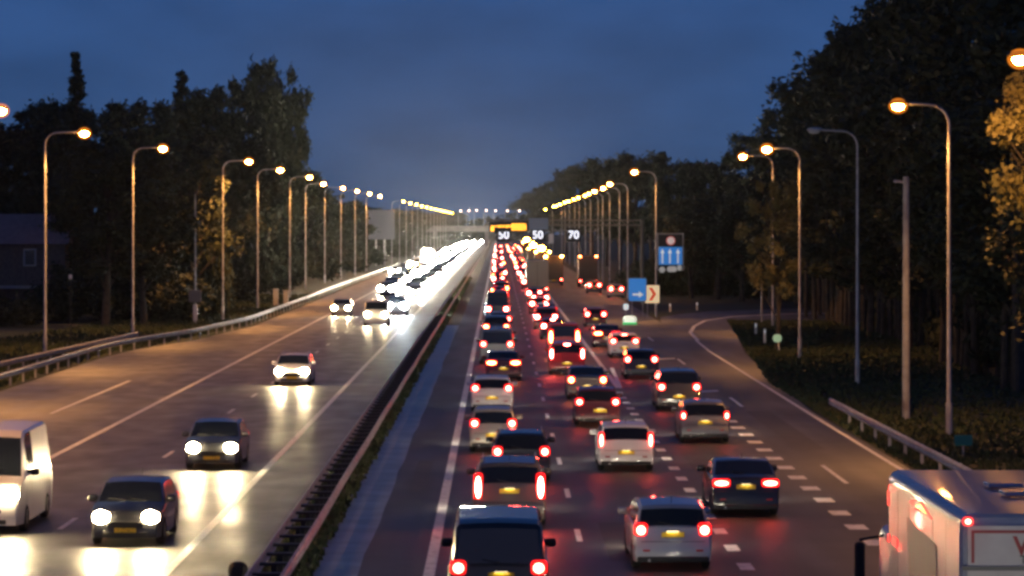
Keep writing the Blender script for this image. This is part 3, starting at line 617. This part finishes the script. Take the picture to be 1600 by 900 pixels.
def car_meshes(style, detail=1):
    s = ST[style]; L, W, belt, prof = s['L'], s['W'], s['belt'], s['prof']; yw = (L * .19, L * .81); rw = .34 if style != 'suv' else .38
    stn = []
    for (y0, z0, t0), (y1, z1, t1) in zip(prof, prof[1:]):
        n = max(1, int((y1 - y0) / (.16 if detail else .5)))
        for k in range(n): f = k / n; stn.append((y0 + (y1 - y0) * f, z0 + (z1 - z0) * f, t0))
    stn.append((prof[-1][0], prof[-1][1], 'e'))
    def wid(y):
        a = W / 2
        if y < .4: a *= 1 - .07 * ((.4 - y) / .4) ** 2
        if y > L - .8: a *= 1 - .14 * ((y - L + .8) / .8) ** 2
        return a
    secs = []
    for y, zt, t in stn:
        w_ = wid(y); zs = min(belt + .015 * y, zt - .05); z0 = .22
        for c in yw:
            if abs(y - c) < rw + .05: z0 = max(z0, .30 + math.sqrt(max(0, (rw + .05) ** 2 - (y - c) ** 2)))
        z0 = min(z0, zs - .08); z0 = max(.2, z0)
        g = max(0, zt - .1 - zs); wt = w_ - .05 - (.30 if 'van' not in style else .13) * g; zq = max(zs + .01, zt - .09)
        secs.append([(0, y, min(.22, z0)), (w_ - .14, y, min(.22, z0)), (w_ - .02, y, z0), (w_, y, z0 + (zs - z0) * .35), (w_ + .005, y, z0 + (zs - z0) * .7), (w_ - .02, y, zs), (w_ - .05, y, zs + .012),
                     ((w_ - .05 + wt) / 2, y, (zs + .012 + zq) / 2), (wt, y, zq), (wt - .07, y, zt - .022), (wt * .5, y, zt - .002), (0, y, zt + .008)])
    K = len(secs[0]); M = {'body': MB(), 'rear_window': MB(), 'windscreen': MB(), 'side_window0': MB(), 'side_window1': MB(), 'side_window2': MB(), 'side_window3': MB()}
    roofz = max(p[1] for p in prof); bp = L * .48
    for i in range(len(stn) - 1):
        t = stn[i][2]; ym = (stn[i][0] + stn[i + 1][0]) / 2
        for k in range(K - 1):
            key = 'body'
            if t == 'rw' and k in (9, 10): key = 'rear_window'
            elif t == 'ws' and k in (9, 10): key = 'windscreen'
            elif t == 'r' and k in (6, 7) and abs(ym - bp) > .07 and not (style in ('van', 'bigvan') and ym < L * .55): key = 'side_window'
            kr, kl = (key, key) if key != 'side_window' else (('side_window0', 'side_window1') if ym < bp else ('side_window2', 'side_window3'))
            a, b, c, d = secs[i][k], secs[i][k + 1], secs[i + 1][k + 1], secs[i + 1][k]
            M[kr].add([a, d, c, b], [(0, 1, 2, 3)]); m_ = lambda p: (-p[0], p[1], p[2]); M[kl].add([m_(a), m_(b), m_(c), m_(d)], [(0, 1, 2, 3)])
    for e, fl in ((0, 1), (-1, 0)):
        for k in range(K - 1):
            a, b = secs[e][k], secs[e][k + 1]; q = [a, b, (-b[0], b[1], b[2]), (-a[0], a[1], a[2])]
            M['body'].add(q, [(0, 1, 2, 3) if fl else (3, 2, 1, 0)])
    for mb in M.values():                                          # weld
        idx = {}; nv = []; mp_ = []
        for p in mb.v:
            key = (round(p[0], 4), round(p[1], 4), round(p[2], 4))
            if key not in idx: idx[key] = len(nv); nv.append(p)
            mp_.append(idx[key])
        nf = [[mp_[i] for i in f] for f in mb.f]; ff = []
        for f in nf:
            g = []
            for i in f:
                if i not in g: g.append(i)
            if len(g) > 2: ff.append(tuple(g))
        mb.v = nv; mb.f = ff; mb.m = [0] * len(ff)
    def y_at(z, front=False):
        pr_ = [(p[0], p[1]) for p in prof]
        if front: pr_ = pr_[::-1]
        for (a, b), (c, d) in zip(pr_, pr_[1:]):
            if b <= z <= d: return a + (c - a) * (z - b) / max(1e-6, d - b)
        return pr_[0][0]
    return M, y_at, wid, L, W, belt, yw, rw
CACHE = {}
def rmesh(key, fn, m, smooth=None):
    """cached mesh data"""
    if key not in CACHE: o = fn().build(key[0], m, smooth=smooth); CACHE[key] = o.data; bpy.data.objects.remove(o)
    return CACHE[key]
def place(me, name, parent, loc=(0, 0, 0)):
    o = bpy.data.objects.new(name, me); C.objects.link(o); o.parent = parent; o.location = loc; return o
def wheel_mb(r, side):
    m = MB(); n = 18; prof = [(0, r * .6), (0, r - .05), (.03, r), (.18, r), (.21, r - .05), (.21, r * .6)]; vs = []; fs = []
    for (dx, q) in prof:
        for k in range(n): a = 2 * PI * k / n; vs.append((-side * dx, q * math.cos(a), r + q * math.sin(a)))
    for j in range(len(prof) - 1):
        for k in range(n): fs.append((j * n + k, j * n + (k + 1) % n, (j + 1) * n + (k + 1) % n, (j + 1) * n + k))
    return m.add(vs, fs)
def rim_mb(r, side):
    m = MB(); n = 18; vs = [(-side * .05, 0, r)]; fs = []
    for k in range(n): a = 2 * PI * k / n; vs.append((-side * .015, r * .6 * math.cos(a), r + r * .6 * math.sin(a)))
    for k in range(n): fs.append((0, 1 + k, 1 + (k + 1) % n))
    return m.add(vs, fs)
def car(style, pm, label, X, D, facing=1, lamps=('square', .86, .62), hot=None, head=None, group=None, cat='car', name='car', rear_is_D=True, third=False, rails=False, detail=1, plate=(0, .60), yaw=0, lampw=.34, lamph=.32, brk=1.0, pm_roof=None, forward=True):
    key = (style, detail)
    if key not in CACHE:
        M, y_at, wid, L, W, belt, yw, rw = car_meshes(style, detail)
        ms = {}
        for k, mb in M.items():
            if not mb.f: continue
            o = mb.build(k, P_GREY if k == 'body' else GLASS, smooth=38); ms[k] = o.data; bpy.data.objects.remove(o)
        CACHE[key] = (ms, y_at, wid, L, W, belt, yw, rw)
    ms, y_at, wid, L, W, belt, yw, rw = CACHE[key]
    y0 = D if facing > 0 else D + L
    t = tag(empty(name, (X, y0 if facing > 0 else D, 0)), label, cat, group)
    # local frame: y=0 at the rear bumper, +y forward
    if facing < 0: t.location = (X, D + L, 0); t.rotation_euler.z = PI + yaw
    else: t.rotation_euler.z = yaw
    bk = ('bodyp', key, pm.name)
    if bk not in CACHE: c = ms['body'].copy(); c.materials.clear(); c.materials.append(pm); CACHE[bk] = c
    place(CACHE[bk], 'body', t)
    for k in ms:
        if k != 'body': place(ms[k], k.rstrip('0123'), t)
    zl = lamps[1]; lk, hx = lamps[0], wid(y_at(zl))
    th = hot or REDHOT
    lw, lh = {'square': (lampw, lamph), 'tall': (.24, .72), 'wide': (.48, .23), 'round': (.32, .33), 'slant': (.19, .52)}[lk]
    ds = round(min(1.8, 1 + max(0, D - 110) * .004), 1) if lamps[2] == 0 else 1; lw *= ds; lh *= ds  # distant tail lamps enlarged, glare put into their size
    dims = ('tail_lamp', style, lk, zl, lw, lh)
    for sx in (-1, 1):
        yl = y_at(zl)
        o = place(rmesh(dims, lambda: MB().rblock((0, 0, 0), (lw, .26, lh), min(lw, lh) * .3), REDLENS, 50), 'tail_lamp', t, (sx * (hx - lw / 2 + .012), yl + .09, zl))
        bw, bh = (lw * .64, lh * .64) if lk != 'wide' else (lw * .8, lh * .6)
        if lk in ('tall', 'slant'): bw, bh = lw * .6, lh * .78
        place(rmesh(('bulb', style, lk, lw, lh, th.name), lambda: MB().ell((0, 0, 0), (bw / 2, .03, bh / 2), 10, 5), th), 'bulb', o, (0, -.13, 0))
    if third:
        zt = [p for p in ST[style]['prof'] if p[2] == 'rw'][0]; zz = ST[style]['prof'][ST[style]['prof'].index(zt) + 1]
        place(rmesh(('high_brake_lamp', th.name), lambda: MB().rblock((0, 0, 0), (.30, .06, .07), .03), th), 'high_brake_lamp', t, (0, zz[0] - .02, zz[1] + .02))
    # rear bumper strip, plate and its lamp
    place(rmesh(('bumper_strip', style), lambda: MB().rblock((0, .06, .27), (W * .9, .2, .13), .04), PLAST, 40), 'bumper_strip', t)
    yp = y_at(plate[1] + .06); place(rmesh(('number_plate',), lambda: MB().rblock((0, 0, 0), (.52, .02, .12), .012), PLATEY), 'number_plate', t, (plate[0], min(y_at(plate[1] - .06), yp) - .014, plate[1]))
    if detail and facing > 0: place(rmesh(('plate_lamp',), lambda: MB().box(-.15, .15, -.05, .02, 0, .018, 0).add([(-.13, -.045, -.002), (.13, -.045, -.002), (.13, .01, -.002), (-.13, .01, -.002)], [(0, 1, 2, 3)], 1), [PLAST, PLATEL]), 'plate_lamp', t, (plate[0], min(y_at(plate[1] - .06), yp) - .03, plate[1] + .085))
    # wheels
    for c in yw:
        for sx in (-1, 1):
            wv = place(rmesh(('wheel', rw, sx), lambda: wheel_mb(rw, sx), TYRE, 40), 'wheel', t, (sx * (W / 2 - .01), c, 0))
            if detail: place(rmesh(('rim', rw, sx), lambda: rim_mb(rw, sx), RIM), 'rim', wv)
    if detail:
        for sx in (-1, 1):
            place(rmesh(('mirror', style, pm.name), lambda: MB().rblock((0, 0, 0), (.24, .16, .17), .06), PLAST if style in ('van', 'bigvan') else pm, 50), 'mirror', t, (sx * (W / 2 + .07), L * .68, belt + .09))
        if rails:
            for sx in (-1, 1): place(rmesh(('roof_rail', style), lambda: MB().tube([(0, .6, 0), (0, .7, .05), (0, L * .5, .07), (0, L * .56, .0)], .02, 6), STEEL), 'roof_rail', t, (sx * (W / 2 - .26), 0, max(p[1] for p in ST[style]['prof']) - .03))
        zt_ = [p for p in ST[style]['prof'] if p[2] == 'rw'][0]; zn_ = ST[style]['prof'][ST[style]['prof'].index(zt_) + 1]
        place(rmesh(('rear_wiper', style), lambda: MB().tube([(.02, zt_[0] - .02, zt_[1] + .01), (-.32, (zt_[0] * .8 + zn_[0] * .2) - .015, zt_[1] + .08)], .012, 5), PLAST), 'rear_wiper', t)
        for sx in (-1, 1): place(rmesh(('bumper_reflector',), lambda: MB().rblock((0, 0, 0), (.16, .02, .05), .015), mat('dull_red_reflector', (.35, .02, .02), .3)), 'bumper_reflector', t, (sx * (W / 2 - .30), -.012, .47))
        place(rmesh(('exhaust',), lambda: MB().tube([(0, -.05, 0), (0, .15, 0)], .035, 8), STEEL), 'exhaust', t, (-W * .3, .0, .25))
        ys_ = y_at(.70) ; place(rmesh(('tailgate_gap', style), lambda: MB().box(-W * .40, W * .40, -.004, .02, -.006, .006), DARKM), 'tailgate_gap', t, (0, y_at(.665) - .006, .665))
        if style not in ('van', 'bigvan'): place(rmesh(('aerial', style), lambda: MB().tube([(0, 0, 0), (0, -.12, .16)], .008, 4), PLAST), 'aerial', t, (0, zn_[0] + .25, max(p[1] for p in ST[style]['prof']) - .02))
        if facing < 0:
            wz = [p for p in ST[style]['prof'] if p[2] == 'ws'][0]; wn = ST[style]['prof'][ST[style]['prof'].index(wz) + 1]
            for sx in (-.42, .12): place(rmesh(('front_wiper', style), lambda: MB().tube([(0, wn[0] + .01, wn[1] + .02), (.42, wn[0] - .06, wn[1] + .06)], .012, 5), PLAST), 'front_wiper', t, (sx, 0, 0))
            place(rmesh(('front_plate',), lambda: MB().rblock((0, 0, 0), (.52, .02, .11), .012), PLATEY), 'number_plate', t, (0, L + .005, .40))
            place(rmesh(('lower_intake', style), lambda: MB().rblock((0, 0, 0), (W * .62, .05, .13), .04), PLAST), 'lower_intake', t, (0, L - .015, .30))
        place(rmesh(('grille', style), lambda: MB().rblock((0, 0, 0), (W * .5, .06, .2), .05), PLAST), 'grille', t, (0, L - .04, .52))
    # head lamps
    hm = head or (HEADHOT if facing < 0 else HEADDIM)
    zh = {'suv': .88, 'van': .88, 'bigvan': .98}.get(style, .70)
    if forward:
        yh = y_at(zh, True)
        for sx in (-1, 1):
            o = place(rmesh(('headlamp', style), lambda: MB().rblock((0, 0, 0), (.42, .3, .24), .08), HEADL, 50), 'headlamp', t, (sx * (wid(yh) - .20), yh - .13, zh))
            place(rmesh(('hbulb', hm.name, facing), lambda: MB().ell((0, 0, 0), (.20, .07, .175) if detail else (.35, .10, .31), 14 if detail else 8, 6 if detail else 4), hm), 'bulb', o, (0, .15, 0))  # oversized bulbs on distant cars, their shape standing in for spread glare
    return t

J = 'cars queuing in the jam'
for X_, D_ in ((7.4, 28),): car('hatch', P_DGREY, 'unseen dark car added behind the white box lorry, headlights lighting its rear', X_, D_, lamps=('square', .95, 0))  # added out of view so its headlamps brighten the lorry's rear panel
# --- lane 1 (next to the median)
car('van', P_BLACK, 'black van at the bottom of the leftmost jammed lane, mirrors sticking out', .0, 59.0, lamps=('square', 1.07, .2), group=J, cat='van', name='van', plate=(.05, .92))
car('suv', P_BROWN, 'dark car with tall slanting red tail lights right in front of the black van', .28, 77.5, lamps=('tall', 1.05, 0), hot=REDHOT2, rails=True, group=J, plate=(0, .95))
car('wagon', P_BLACK, 'black estate car offset to the right ahead of the car with tall lights', .69, 91.5, lamps=('round', .92, 0), rails=True, group=J)
car('mini', P_BEIGE, 'beige small hatchback behind the white one in the leftmost jammed lane', -.18, 103.5, lamps=('square', 1.0, 0), group=J)
car('hatch', P_WHITE, 'white hatchback with a yellow plate, in the leftmost jammed lane beside the edge line', -.28, 126, lamps=('square', 1.0, 0), hot=REDHOT, group=J)
car('sedan', P_DRED, 'dark car with orange-red lights just ahead of the white hatchback', .25, 152, lamps=('wide', .9, 0), hot=ORHOT, group=J)
lane1 = [(170, -.1, 'van', P_GREY), (188, .05, 'hatch', P_DGREY), (205, -.15, 'suv', P_BLUE), (223, .1, 'wagon', P_SILVER), (243, -.1, 'bigvan', P_BLACK), (262, .1, 'hatch', P_BLACK), (280, -.2, 'suv', P_DGREY), (300, .15, 'wagon', P_RED), (320, 0, 'sedan', P_GREY)]
l1lab = ['grey van whose high roof shows above the dark car with orange-red lights', 'dark grey hatchback squeezed between a grey van and a blue off-roader', 'dark blue off-roader in the middle of the leftmost queue', 'silver estate car just behind the tall black van', 'tall black van towering over the leftmost queue', None, None, None, None]
for i, (D, x, s, p) in enumerate(lane1): car(s, p, l1lab[i] or 'small car with red lights in the leftmost queue shortly before the gantry', x, D, lamps=('square', .95 if s not in ('van', 'bigvan') else 1.15, 0), hot=[REDHOT, REDHOT2, ORHOT][i % 3], group=J, detail=1 if i < 5 else 0, cat='van' if 'van' in s else 'car', name='van' if 'van' in s else 'car')
# --- lane 2
car('wagon', P_SILVER, 'silver car at the bottom with a dark rear window and black mirrors', 3.93, 67.8, lamps=('round', .92, 0), group=J, plate=(0, .82), lampw=.24, yaw=.01)
car('hatch', P_WHITE, 'white hatchback ahead of the silver car, red lights high on its shoulders', 4.05, 95.5, lamps=('slant', .98, 0), hot=REDHOT, group=J)
car('hatch', P_DRED, 'dark red hatchback with a glowing yellow plate ahead of the white one', 3.85, 117, lamps=('square', .95, 0), group=J, plate=(.1, .62))
car('sedan', P_BROWN, 'brown saloon with two small red lights ahead of the dark red hatchback', 3.98, 135, lamps=('round', .9, 0), hot=ORHOT, group=J)
car('suv', P_RED, 'red off-roader glowing with brake lights and a high brake light', 3.6, 158, lamps=('slant', 1.1, 0), hot=REDHOT2, third=True, group=J)
car('van', P_RED, 'red van washed in orange light ahead of the red off-roader', 3.95, 181, lamps=('tall', 1.15, 0), hot=ORHOT, group=J, cat='van', name='van')
for i, (D, x, s, p) in enumerate([(207, 3.75, 'hatch', P_DGREY), (228, 3.6, 'suv', P_RED), (248, 3.95, 'wagon', P_GREY), (268, 3.6, 'hatch', P_DRED), (290, 4.0, 'sedan', P_SILVER), (311, 3.7, 'hatch', P_GREY)]):
    car(s, p, ['dark grey hatchback with blazing brake lights in the middle queue', 'red off-roader with blazing brake lights farther up the middle queue', 'grey estate car below the grey lorry in the middle queue', 'dark red hatchback just behind the grey lorry', 'silver saloon close behind the grey lorry', 'grey hatchback touching the grey lorry tail'][i], x, D, lamps=('square', .95, 0), hot=REDHOT2, group=J, detail=1 if i < 4 else 0, third=i % 2 == 0)
# --- lane 3
car('sedan', P_BLACK, 'black saloon with wide red lights in the third lane, beside the silver car', 6.62, 80.5, lamps=('wide', .90, 0), group=J, plate=(0, .80))
car('hatch', P_GREY, 'grey hatchback ahead of the black saloon, its plate and bumper lit', 7.42, 108, lamps=('square', .98, 0), group=J, plate=(0, .74), lampw=.2)
car('suv', P_DGREY, 'dark boxy car half hidden on the left ahead of the grey hatchback', 7.62, 127, lamps=('square', 1.0, 0), group=J)
car('hatch', P_DGREY, 'dark hatchback alone ahead of the boxy car, near the end of the solid line', 7.3, 154, lamps=('round', .98, 0), group=J)
car('hatch', P_WHITE, 'pale car with a high red brake light in the third lane', 7.45, 178, lamps=('square', 1.0, 0), third=True, group=J)
car('sedan', P_DRED, 'dark red car overlapped by the pale one, orange light on its left', 7.0, 194, lamps=('wide', .9, 0), hot=ORHOT, group=J)
car('hatch', P_DRED, 'small dark car by itself left of the white bollard', 7.55, 234, lamps=('round', .98, 0), group=J)
car('wagon', P_DGREY, 'dark estate car right behind the dark lorry on the outer lane', 11.2, 352, lamps=('square', .98, 0), hot=REDHOT, group=J, detail=0)
car('hatch', P_BEIGE, 'pale hatchback beside the estate car behind the dark lorry', 12.9, 330, lamps=('square', .98, 0), hot=REDHOT, group=J, detail=0)
# --- beyond the gantry
FARL = 'tiny car with red lights in the jam beyond the gantry'
r_ = random.Random(5)
for lane, xs in ((0, .05), (1, 3.9), (2, 7.4)):
    D = 335 + lane * 40
    while D < 1150:
        if not (lane == 1 and 325 < D < 375) and not (lane == 2 and D < 760):
            car(r_.choice(['hatch', 'wagon', 'suv', 'sedan']), r_.choice([P_DGREY, P_SILVER, P_BLACK, P_RED, P_BLUE]), FARL, xs + r_.uniform(-.4, .4), D, lamps=('square', .95, 0), hot=r_.choice([REDHOT2, REDHOT2, ORHOT]), group='cars in the jam beyond the gantry', detail=0, forward=False)
        D += r_.uniform(17, 30) * (1 + D / 1500)

# --- lorries seen from behind
def lorry(X, D, L, Hh, W, pm, label, amber=2, tail=REDHOT, curtain=None, name='lorry', low=None):
    t = tag(empty(name, (X, D, 0)), label, 'lorry', 'lorries in the jam')
    MB().rblock((0, L * .44, (Hh + 1.05) / 2), (W, L * .82, Hh - 1.05), .06).build('cargo_box', pm, t, smooth=40)
    b = MB().rblock((0, L * .92, 1.75), (W * .96, L * .16, 2.5), .15).build('cab', P_WHITE, t, smooth=40)
    MB().box(-W * .42, W * .42, L * 1.001, L * 1.004, 1.9, 2.7).build('windscreen', GLASS, b)
    MB().box(-W * .45, W * .45, .25, L * .93, .72, 1.0).build('chassis', DARKM, t)
    MB().rblock((0, .14, .55), (W * .94, .14, .22), .04).build('underrun_bar', DARKM, t)
    for s in (-1, 1):
        o = MB().rblock((s * W * .40, .16, .82), (.34, .1, .2), .04).build('tail_lamp', REDLENS, t); MB().ell((s * W * .40, .09, .82), (.13, .03, .08), 10, 5).build('bulb', tail, o)
        for yy in (1.6, 2.9, L * .86):
            MB().tube([(s * (W / 2 - .28), yy, .5), (s * (W / 2 - .02), yy, .5)], .5, 16).build('wheel', TYRE, t)
        MB().rblock((s * (W / 2 + .16), L * .97, 2.2), (.16, .14, .65), .05).build('mirror', PLAST, t)
        if amber: MB().ell((s * W * .42, .0, Hh - .12), (.16, .08, .1), 8, 4).build('marker_lamp', AMBER if amber > 1 else ORHOT, t)
    MB().box(-.02, .02, .02, .035, 1.1, Hh - .15).build('door_seam', DARKM, t)
    MB().rblock((0, .02, .75), (.52, .03, .12), .01).build('number_plate', PLATEY, t)
    return t
CURT = mat('lorry_grey', (.17, .165, .17), .55); CURT2 = mat('lorry_dark', (.03, .026, .026), .6)
lorry(4.35, 338, 10.5, 4.0, 2.55, CURT, 'grey box lorry in the middle lane, its rear pale and blank', amber=0)
lorry(7.3, 398, 11, 4.0, 2.5, CURT2, 'dark lorry with amber roof lights right of the grey lorry', amber=2)
lorry(11.55, 388, 9, 4.1, 2.5, CURT2, 'dark lorry with two stacked orange lights on the outer lane', amber=1)
lorry(6.9, 470, 12, 4.0, 2.5, CURT2, 'far lorry with amber roof lights, second in its lane', amber=2)
lorry(6.5, 545, 12, 4.0, 2.5, CURT2, 'far lorry with blazing amber roof lights, third in its lane', amber=2)
lorry(6.3, 650, 12, 4.6, 2.5, CURT2, 'farthest lorry just below the gantry, blazing amber', amber=2)
for x, y, z, lb in ((XP(817, 640), 640, ZP(372, 640), 'large'), (XP(838, 500), 500, ZP(391, 500), 'middle')):
    pass
for (X, D) in ((6.3, 650), (6.5, 545), (6.9, 470)):
    q = tag(empty('warning_beacon', (X - .2, D + .7, 4.02 if D < 600 else 4.62)), 'blazing amber beacon on the roof of a far lorry below the gantry', 'beacon', 'amber beacons on far lorries')
    MB().tube([(0, 0, 0), (0, 0, .12)], .16, 10).build('base', PLAST, q); MB().ell((0, 0, .42), (.55, .35, .36), 12, 8).build('dome', AMBER, q)

# --- white lorry at the bottom right, built larger
t = tag(empty('box_lorry', (6.2, 40.5, 0)), 'white box lorry with red lettering filling the bottom right corner', 'lorry')
LW = mat('lorry_white', (.31, .35, .46), .28, 0, coat=.4, noise=((.27, .31, .40), .8, .4, .6)); LRED = mat('lorry_red_stripe', (.42, .03, .04), .4); LMAR = mat('lorry_maroon', (.22, .09, .13), .5)
def sect(y, ins):
    c = .16; x0, x1, z0, z1 = ins, 2.5 - ins, 1.0, 3.88 - ins
    pts = [(x0, z0)]
    for k in range(5): a = PI - PI / 2 * k / 4; pts.append((x0 + c + c * math.cos(a), z1 - c + c * math.sin(a)))
    for k in range(5): a = PI / 2 - PI / 2 * k / 4; pts.append((x1 - c + c * math.cos(a), z1 - c + c * math.sin(a)))
    pts.append((x1, z0)); return [(x, y, z + .06 * math.sin(PI * max(0, min(1, x / 2.5))) * (1 if z > 3.6 else 0)) for x, z in pts]
bx = MB(); secs = [sect(0, .05), sect(.05, 0), sect(2.5, 0), sect(5, 0), sect(7.35, 0), sect(7.4, .05)]; k = len(secs[0]); vs = sum(secs, []); fs = [tuple(range(k))]
for i in range(5):
    for j in range(k): fs.append((i * k + j, (i + 1) * k + j, (i + 1) * k + (j + 1) % k, i * k + (j + 1) % k))
fs.append(tuple(range(5 * k, 6 * k))[::-1]); bx.add(vs, fs); bx.build('cargo_box', LW, t, smooth=40)
REARP = mat('lorry_rear_lit', (.80, .76, .70), .5, noise=((.72, .67, .62), 2, .4, .6))  # white rear painted paler and warmer, light falling on it put into colour
MB().box(.10, 2.40, -.045, -.004, 1.1, 3.74).build('rear_panel', REARP, t)
rf = MB(); rf.box(.15, 2.35, -.055, -.047, 3.64, 3.68).box(.15, .19, -.055, -.047, 3.24, 3.64).box(2.31, 2.35, -.055, -.047, 3.24, 3.64); rf.build('red_frame', LRED, t)
MB().box(.03, 2.47, -.075, -.047, 3.14, 3.20).build('roller_rail', mat('rail_grey', (.2, .2, .18), .5), t)
text('VA', .34, LRED, t, (.72, -.052, 3.46), ax='LEFT', bold=.01); text('T', .16, DARKM, t, (.80, -.052, 3.28), ax='LEFT')
SEAM = mat('panel_seam', (.16, .16, .18), .5)
for y in (1.25, 2.5, 3.75, 5.0, 6.25): MB().box(-.004, .0, y - .012, y + .012, 1.05, 3.68).build('panel_seam', SEAM, t)
MB().box(-.03, .0, .1, 7.3, 1.0, 1.10).build('side_rail', STEEL, t); MB().box(1.235, 1.265, -.05, -.046, 1.12, 3.12).build('door_gap', SEAM, t)
for x in (.5, 2.0): MB().tube([(x, -.07, 1.2), (x, -.07, 3.05)], .018, 6).build('lock_bar', STEEL, t)
# side: marker lamps, maroon graphic, glowing triangle standing in for a red reflection
MB().add([(-.004, 2.1, 3.25), (-.004, 5.2, 3.35), (-.004, 4.9, 2.2), (-.004, 2.1, 1.6), (-.009, 2.1, 3.25), (-.009, 5.2, 3.35), (-.009, 4.9, 2.2), (-.009, 2.1, 1.6)], [(0, 3, 2, 1), (4, 5, 6, 7), (0, 1, 5, 4), (1, 2, 6, 5), (2, 3, 7, 6), (3, 0, 4, 7)]).build('side_graphic', LMAR, t)
REDM = mat('lorry_red_lamp_and_glint', (.5, .02, .02), .3, emit=(1, .05, .04), es=2); REDMH = mat('lorry_red_glint_hot', (.8, .3, .1), .3, emit=(1, .42, .12), es=4)  # shared by the marker lamps and the painted red reflection
o = MB().add([(-.012, 2.55, 3.58), (-.012, 4.9, 3.62), (-.012, 3.8, 3.73), (.01, 2.55, 3.58), (.01, 4.9, 3.62), (.01, 3.8, 3.73)], [(0, 2, 1), (0, 1, 4, 3), (1, 2, 5, 4), (2, 0, 3, 5)]).build('side_red_reflection', REDM, t)
MB().add([(-.016, 3.0, 3.60), (-.016, 4.2, 3.615), (-.016, 3.7, 3.69), (-.013, 3.0, 3.60), (-.013, 4.2, 3.615), (-.013, 3.7, 3.69)], [(0, 2, 1), (0, 1, 4, 3), (1, 2, 5, 4), (2, 0, 3, 5)]).build('bulb', REDMH, o)  # hot centre of the reflected red, glow put into the surface
for y, z, sz in ((7.3, 3.45, .22), (7.3, 2.82, .12), (6.5, 2.84, .12)): MB().box(-.02, .0, y - .06 if y > 7 else y - .25, y + .06 if y > 7 else y + .25, z - sz / 2, z + sz / 2).build('marker_lamp', REDM, t)
for x in (.10, 2.40): o = MB().rblock((x, -.06, 3.80), (.15, .06, .12), .05).build('marker_lamp', REDM, t); MB().ell((x, -.095, 3.80), (.04, .015, .035), 8, 5).build('bulb', REDHOT, o)
for x in (.25, 2.25): o = MB().rblock((x, -.05, .85), (.38, .1, .2), .05).build('tail_lamp', REDLENS, t); MB().ell((x, -.11, .85), (.12, .02, .07), 8, 5).build('bulb', REDHOT2, o)
MB().box(.1, 2.4, .1, 8.6, .7, .99).build('chassis', DARKM, t)
cb = MB().rblock((1.25, 8.5, 1.7), (2.3, 1.9, 2.3), .2).build('cab', LW, t, smooth=40); MB().box(.25, 2.25, 9.46, 9.49, 1.8, 2.6).build('windscreen', GLASS, cb)
for s, x in ((-1, -.28), (1, 2.78)):
    o = MB().rblock((x, 8.9, 2.28), (.17, .14, .62), .06).build('mirror', PLAST, t); MB().tube([(x - s * .0, 8.9, 2.62), (x - s * .42, 8.9, 2.7)], .025, 6).build('mirror_arm', PLAST, o)
for x in (.02, 2.2):
    for y in (1.8, 8.4): wv = MB().tube([(x, y, .5), (x + .28, y, .5)], .5, 20).build('wheel', TYRE, t); MB().tube([(x - .01, y, .5), (x + .29, y, .5)], .26, 14).build('rim', RIM, wv)
for y in (2.6, 4.0): MB().rblock((1.25, y, 3.955), (.5, .5, .06), .02).build('roof_vent', LW, t)

# --- oncoming vehicles
O = 'oncoming cars with headlights on'
car('hatch', P_BLACK, 'dark oncoming car nearest the bottom, right of the white van', -9.05, 73, -1, group=O)
car('hatch', P_DGREY, 'dark grey oncoming car second up the lane, behind the nearest one', -9.15, 96, -1, group=O)
car('wagon', P_WHITE, 'white oncoming car farther up with a pale roof, alone on the wet road', -10.1, 147, -1, group=O, rails=True)
car('bigvan', P_WHITE, 'white oncoming van cut off by the left edge of the photo', -13.05, 76, -1, group=O, cat='van', name='van')
car('hatch', P_GREY, 'first of two close oncoming cars on the outer lane behind the white car', -13.7, 262, -1, group=O, detail=0)
car('van', P_WHITE, 'oncoming van in the dense cluster of lights beside the median', -9.6, 236, -1, group=O, detail=0, cat='van', name='van')
car('suv', P_GREY, 'oncoming off-roader with cold white lights closest to the median rail', -8.9, 262, -1, group=O, detail=0, head=HEADXEN)
car('wagon', P_DGREY, 'oncoming estate car at the tail of the dense cluster of lights', -10.8, 292, -1, group=O, detail=0)
r_ = random.Random(8)
for lane, xs, D, st in ((0, -9.3, 325, 9), (1, -12.9, 345, 9.5), (2, -16.3, 480, 17)):
    while D < 1500:
        car(r_.choice(['hatch', 'wagon', 'suv', 'sedan', 'van']), r_.choice([P_DGREY, P_SILVER, P_BLACK]), 'tiny oncoming car lost in the far white glare of headlights', xs + r_.uniform(-.4, .4), D, -1, group='oncoming cars in the far glare', detail=0, head=HEADFAR)
        D += max(5.5, r_.uniform(.75, 1.4) * st) * (1 + D / 1400)
lorry_o = tag(empty('lorry', (-13.3, 560, 0)), 'far oncoming lorry with a high pair of lights above the glare', 'lorry')
MB().rblock((0, 0, 2.0), (2.5, 2.2, 3.4), .15).build('cab', P_WHITE, lorry_o); MB().rblock((0, 6, 2.4), (2.5, 9, 3.2), .1).build('cargo_box', CURT, lorry_o)
for s in (-1, 1):
    o = MB().rblock((s * .9, -1.12, .9), (.35, .1, .2), .05).build('headlamp', HEADL, lorry_o); MB().ell((s * .9, -1.2, .9), (.15, .04, .12), 8, 4).build('bulb', HEADHOT, o)
    o = MB().rblock((s * .5, -1.12, 3.6), (.25, .1, .2), .05).build('headlamp', HEADL, lorry_o); MB().ell((s * .5, -1.2, 3.6), (.13, .04, .1), 8, 4).build('bulb', HEADHOT, o)
    for yy in (0, 8): MB().tube([(s * 1.0, yy, .5), (s * 1.24, yy, .5)], .5, 14).build('wheel', TYRE, lorry_o)
car('van', paint('yellow', (.7, .42, .04), 0), 'yellow van on the shoulder behind the left guardrail, facing the camera', XP(655, 560), 560, -1, detail=0, cat='van', name='van')
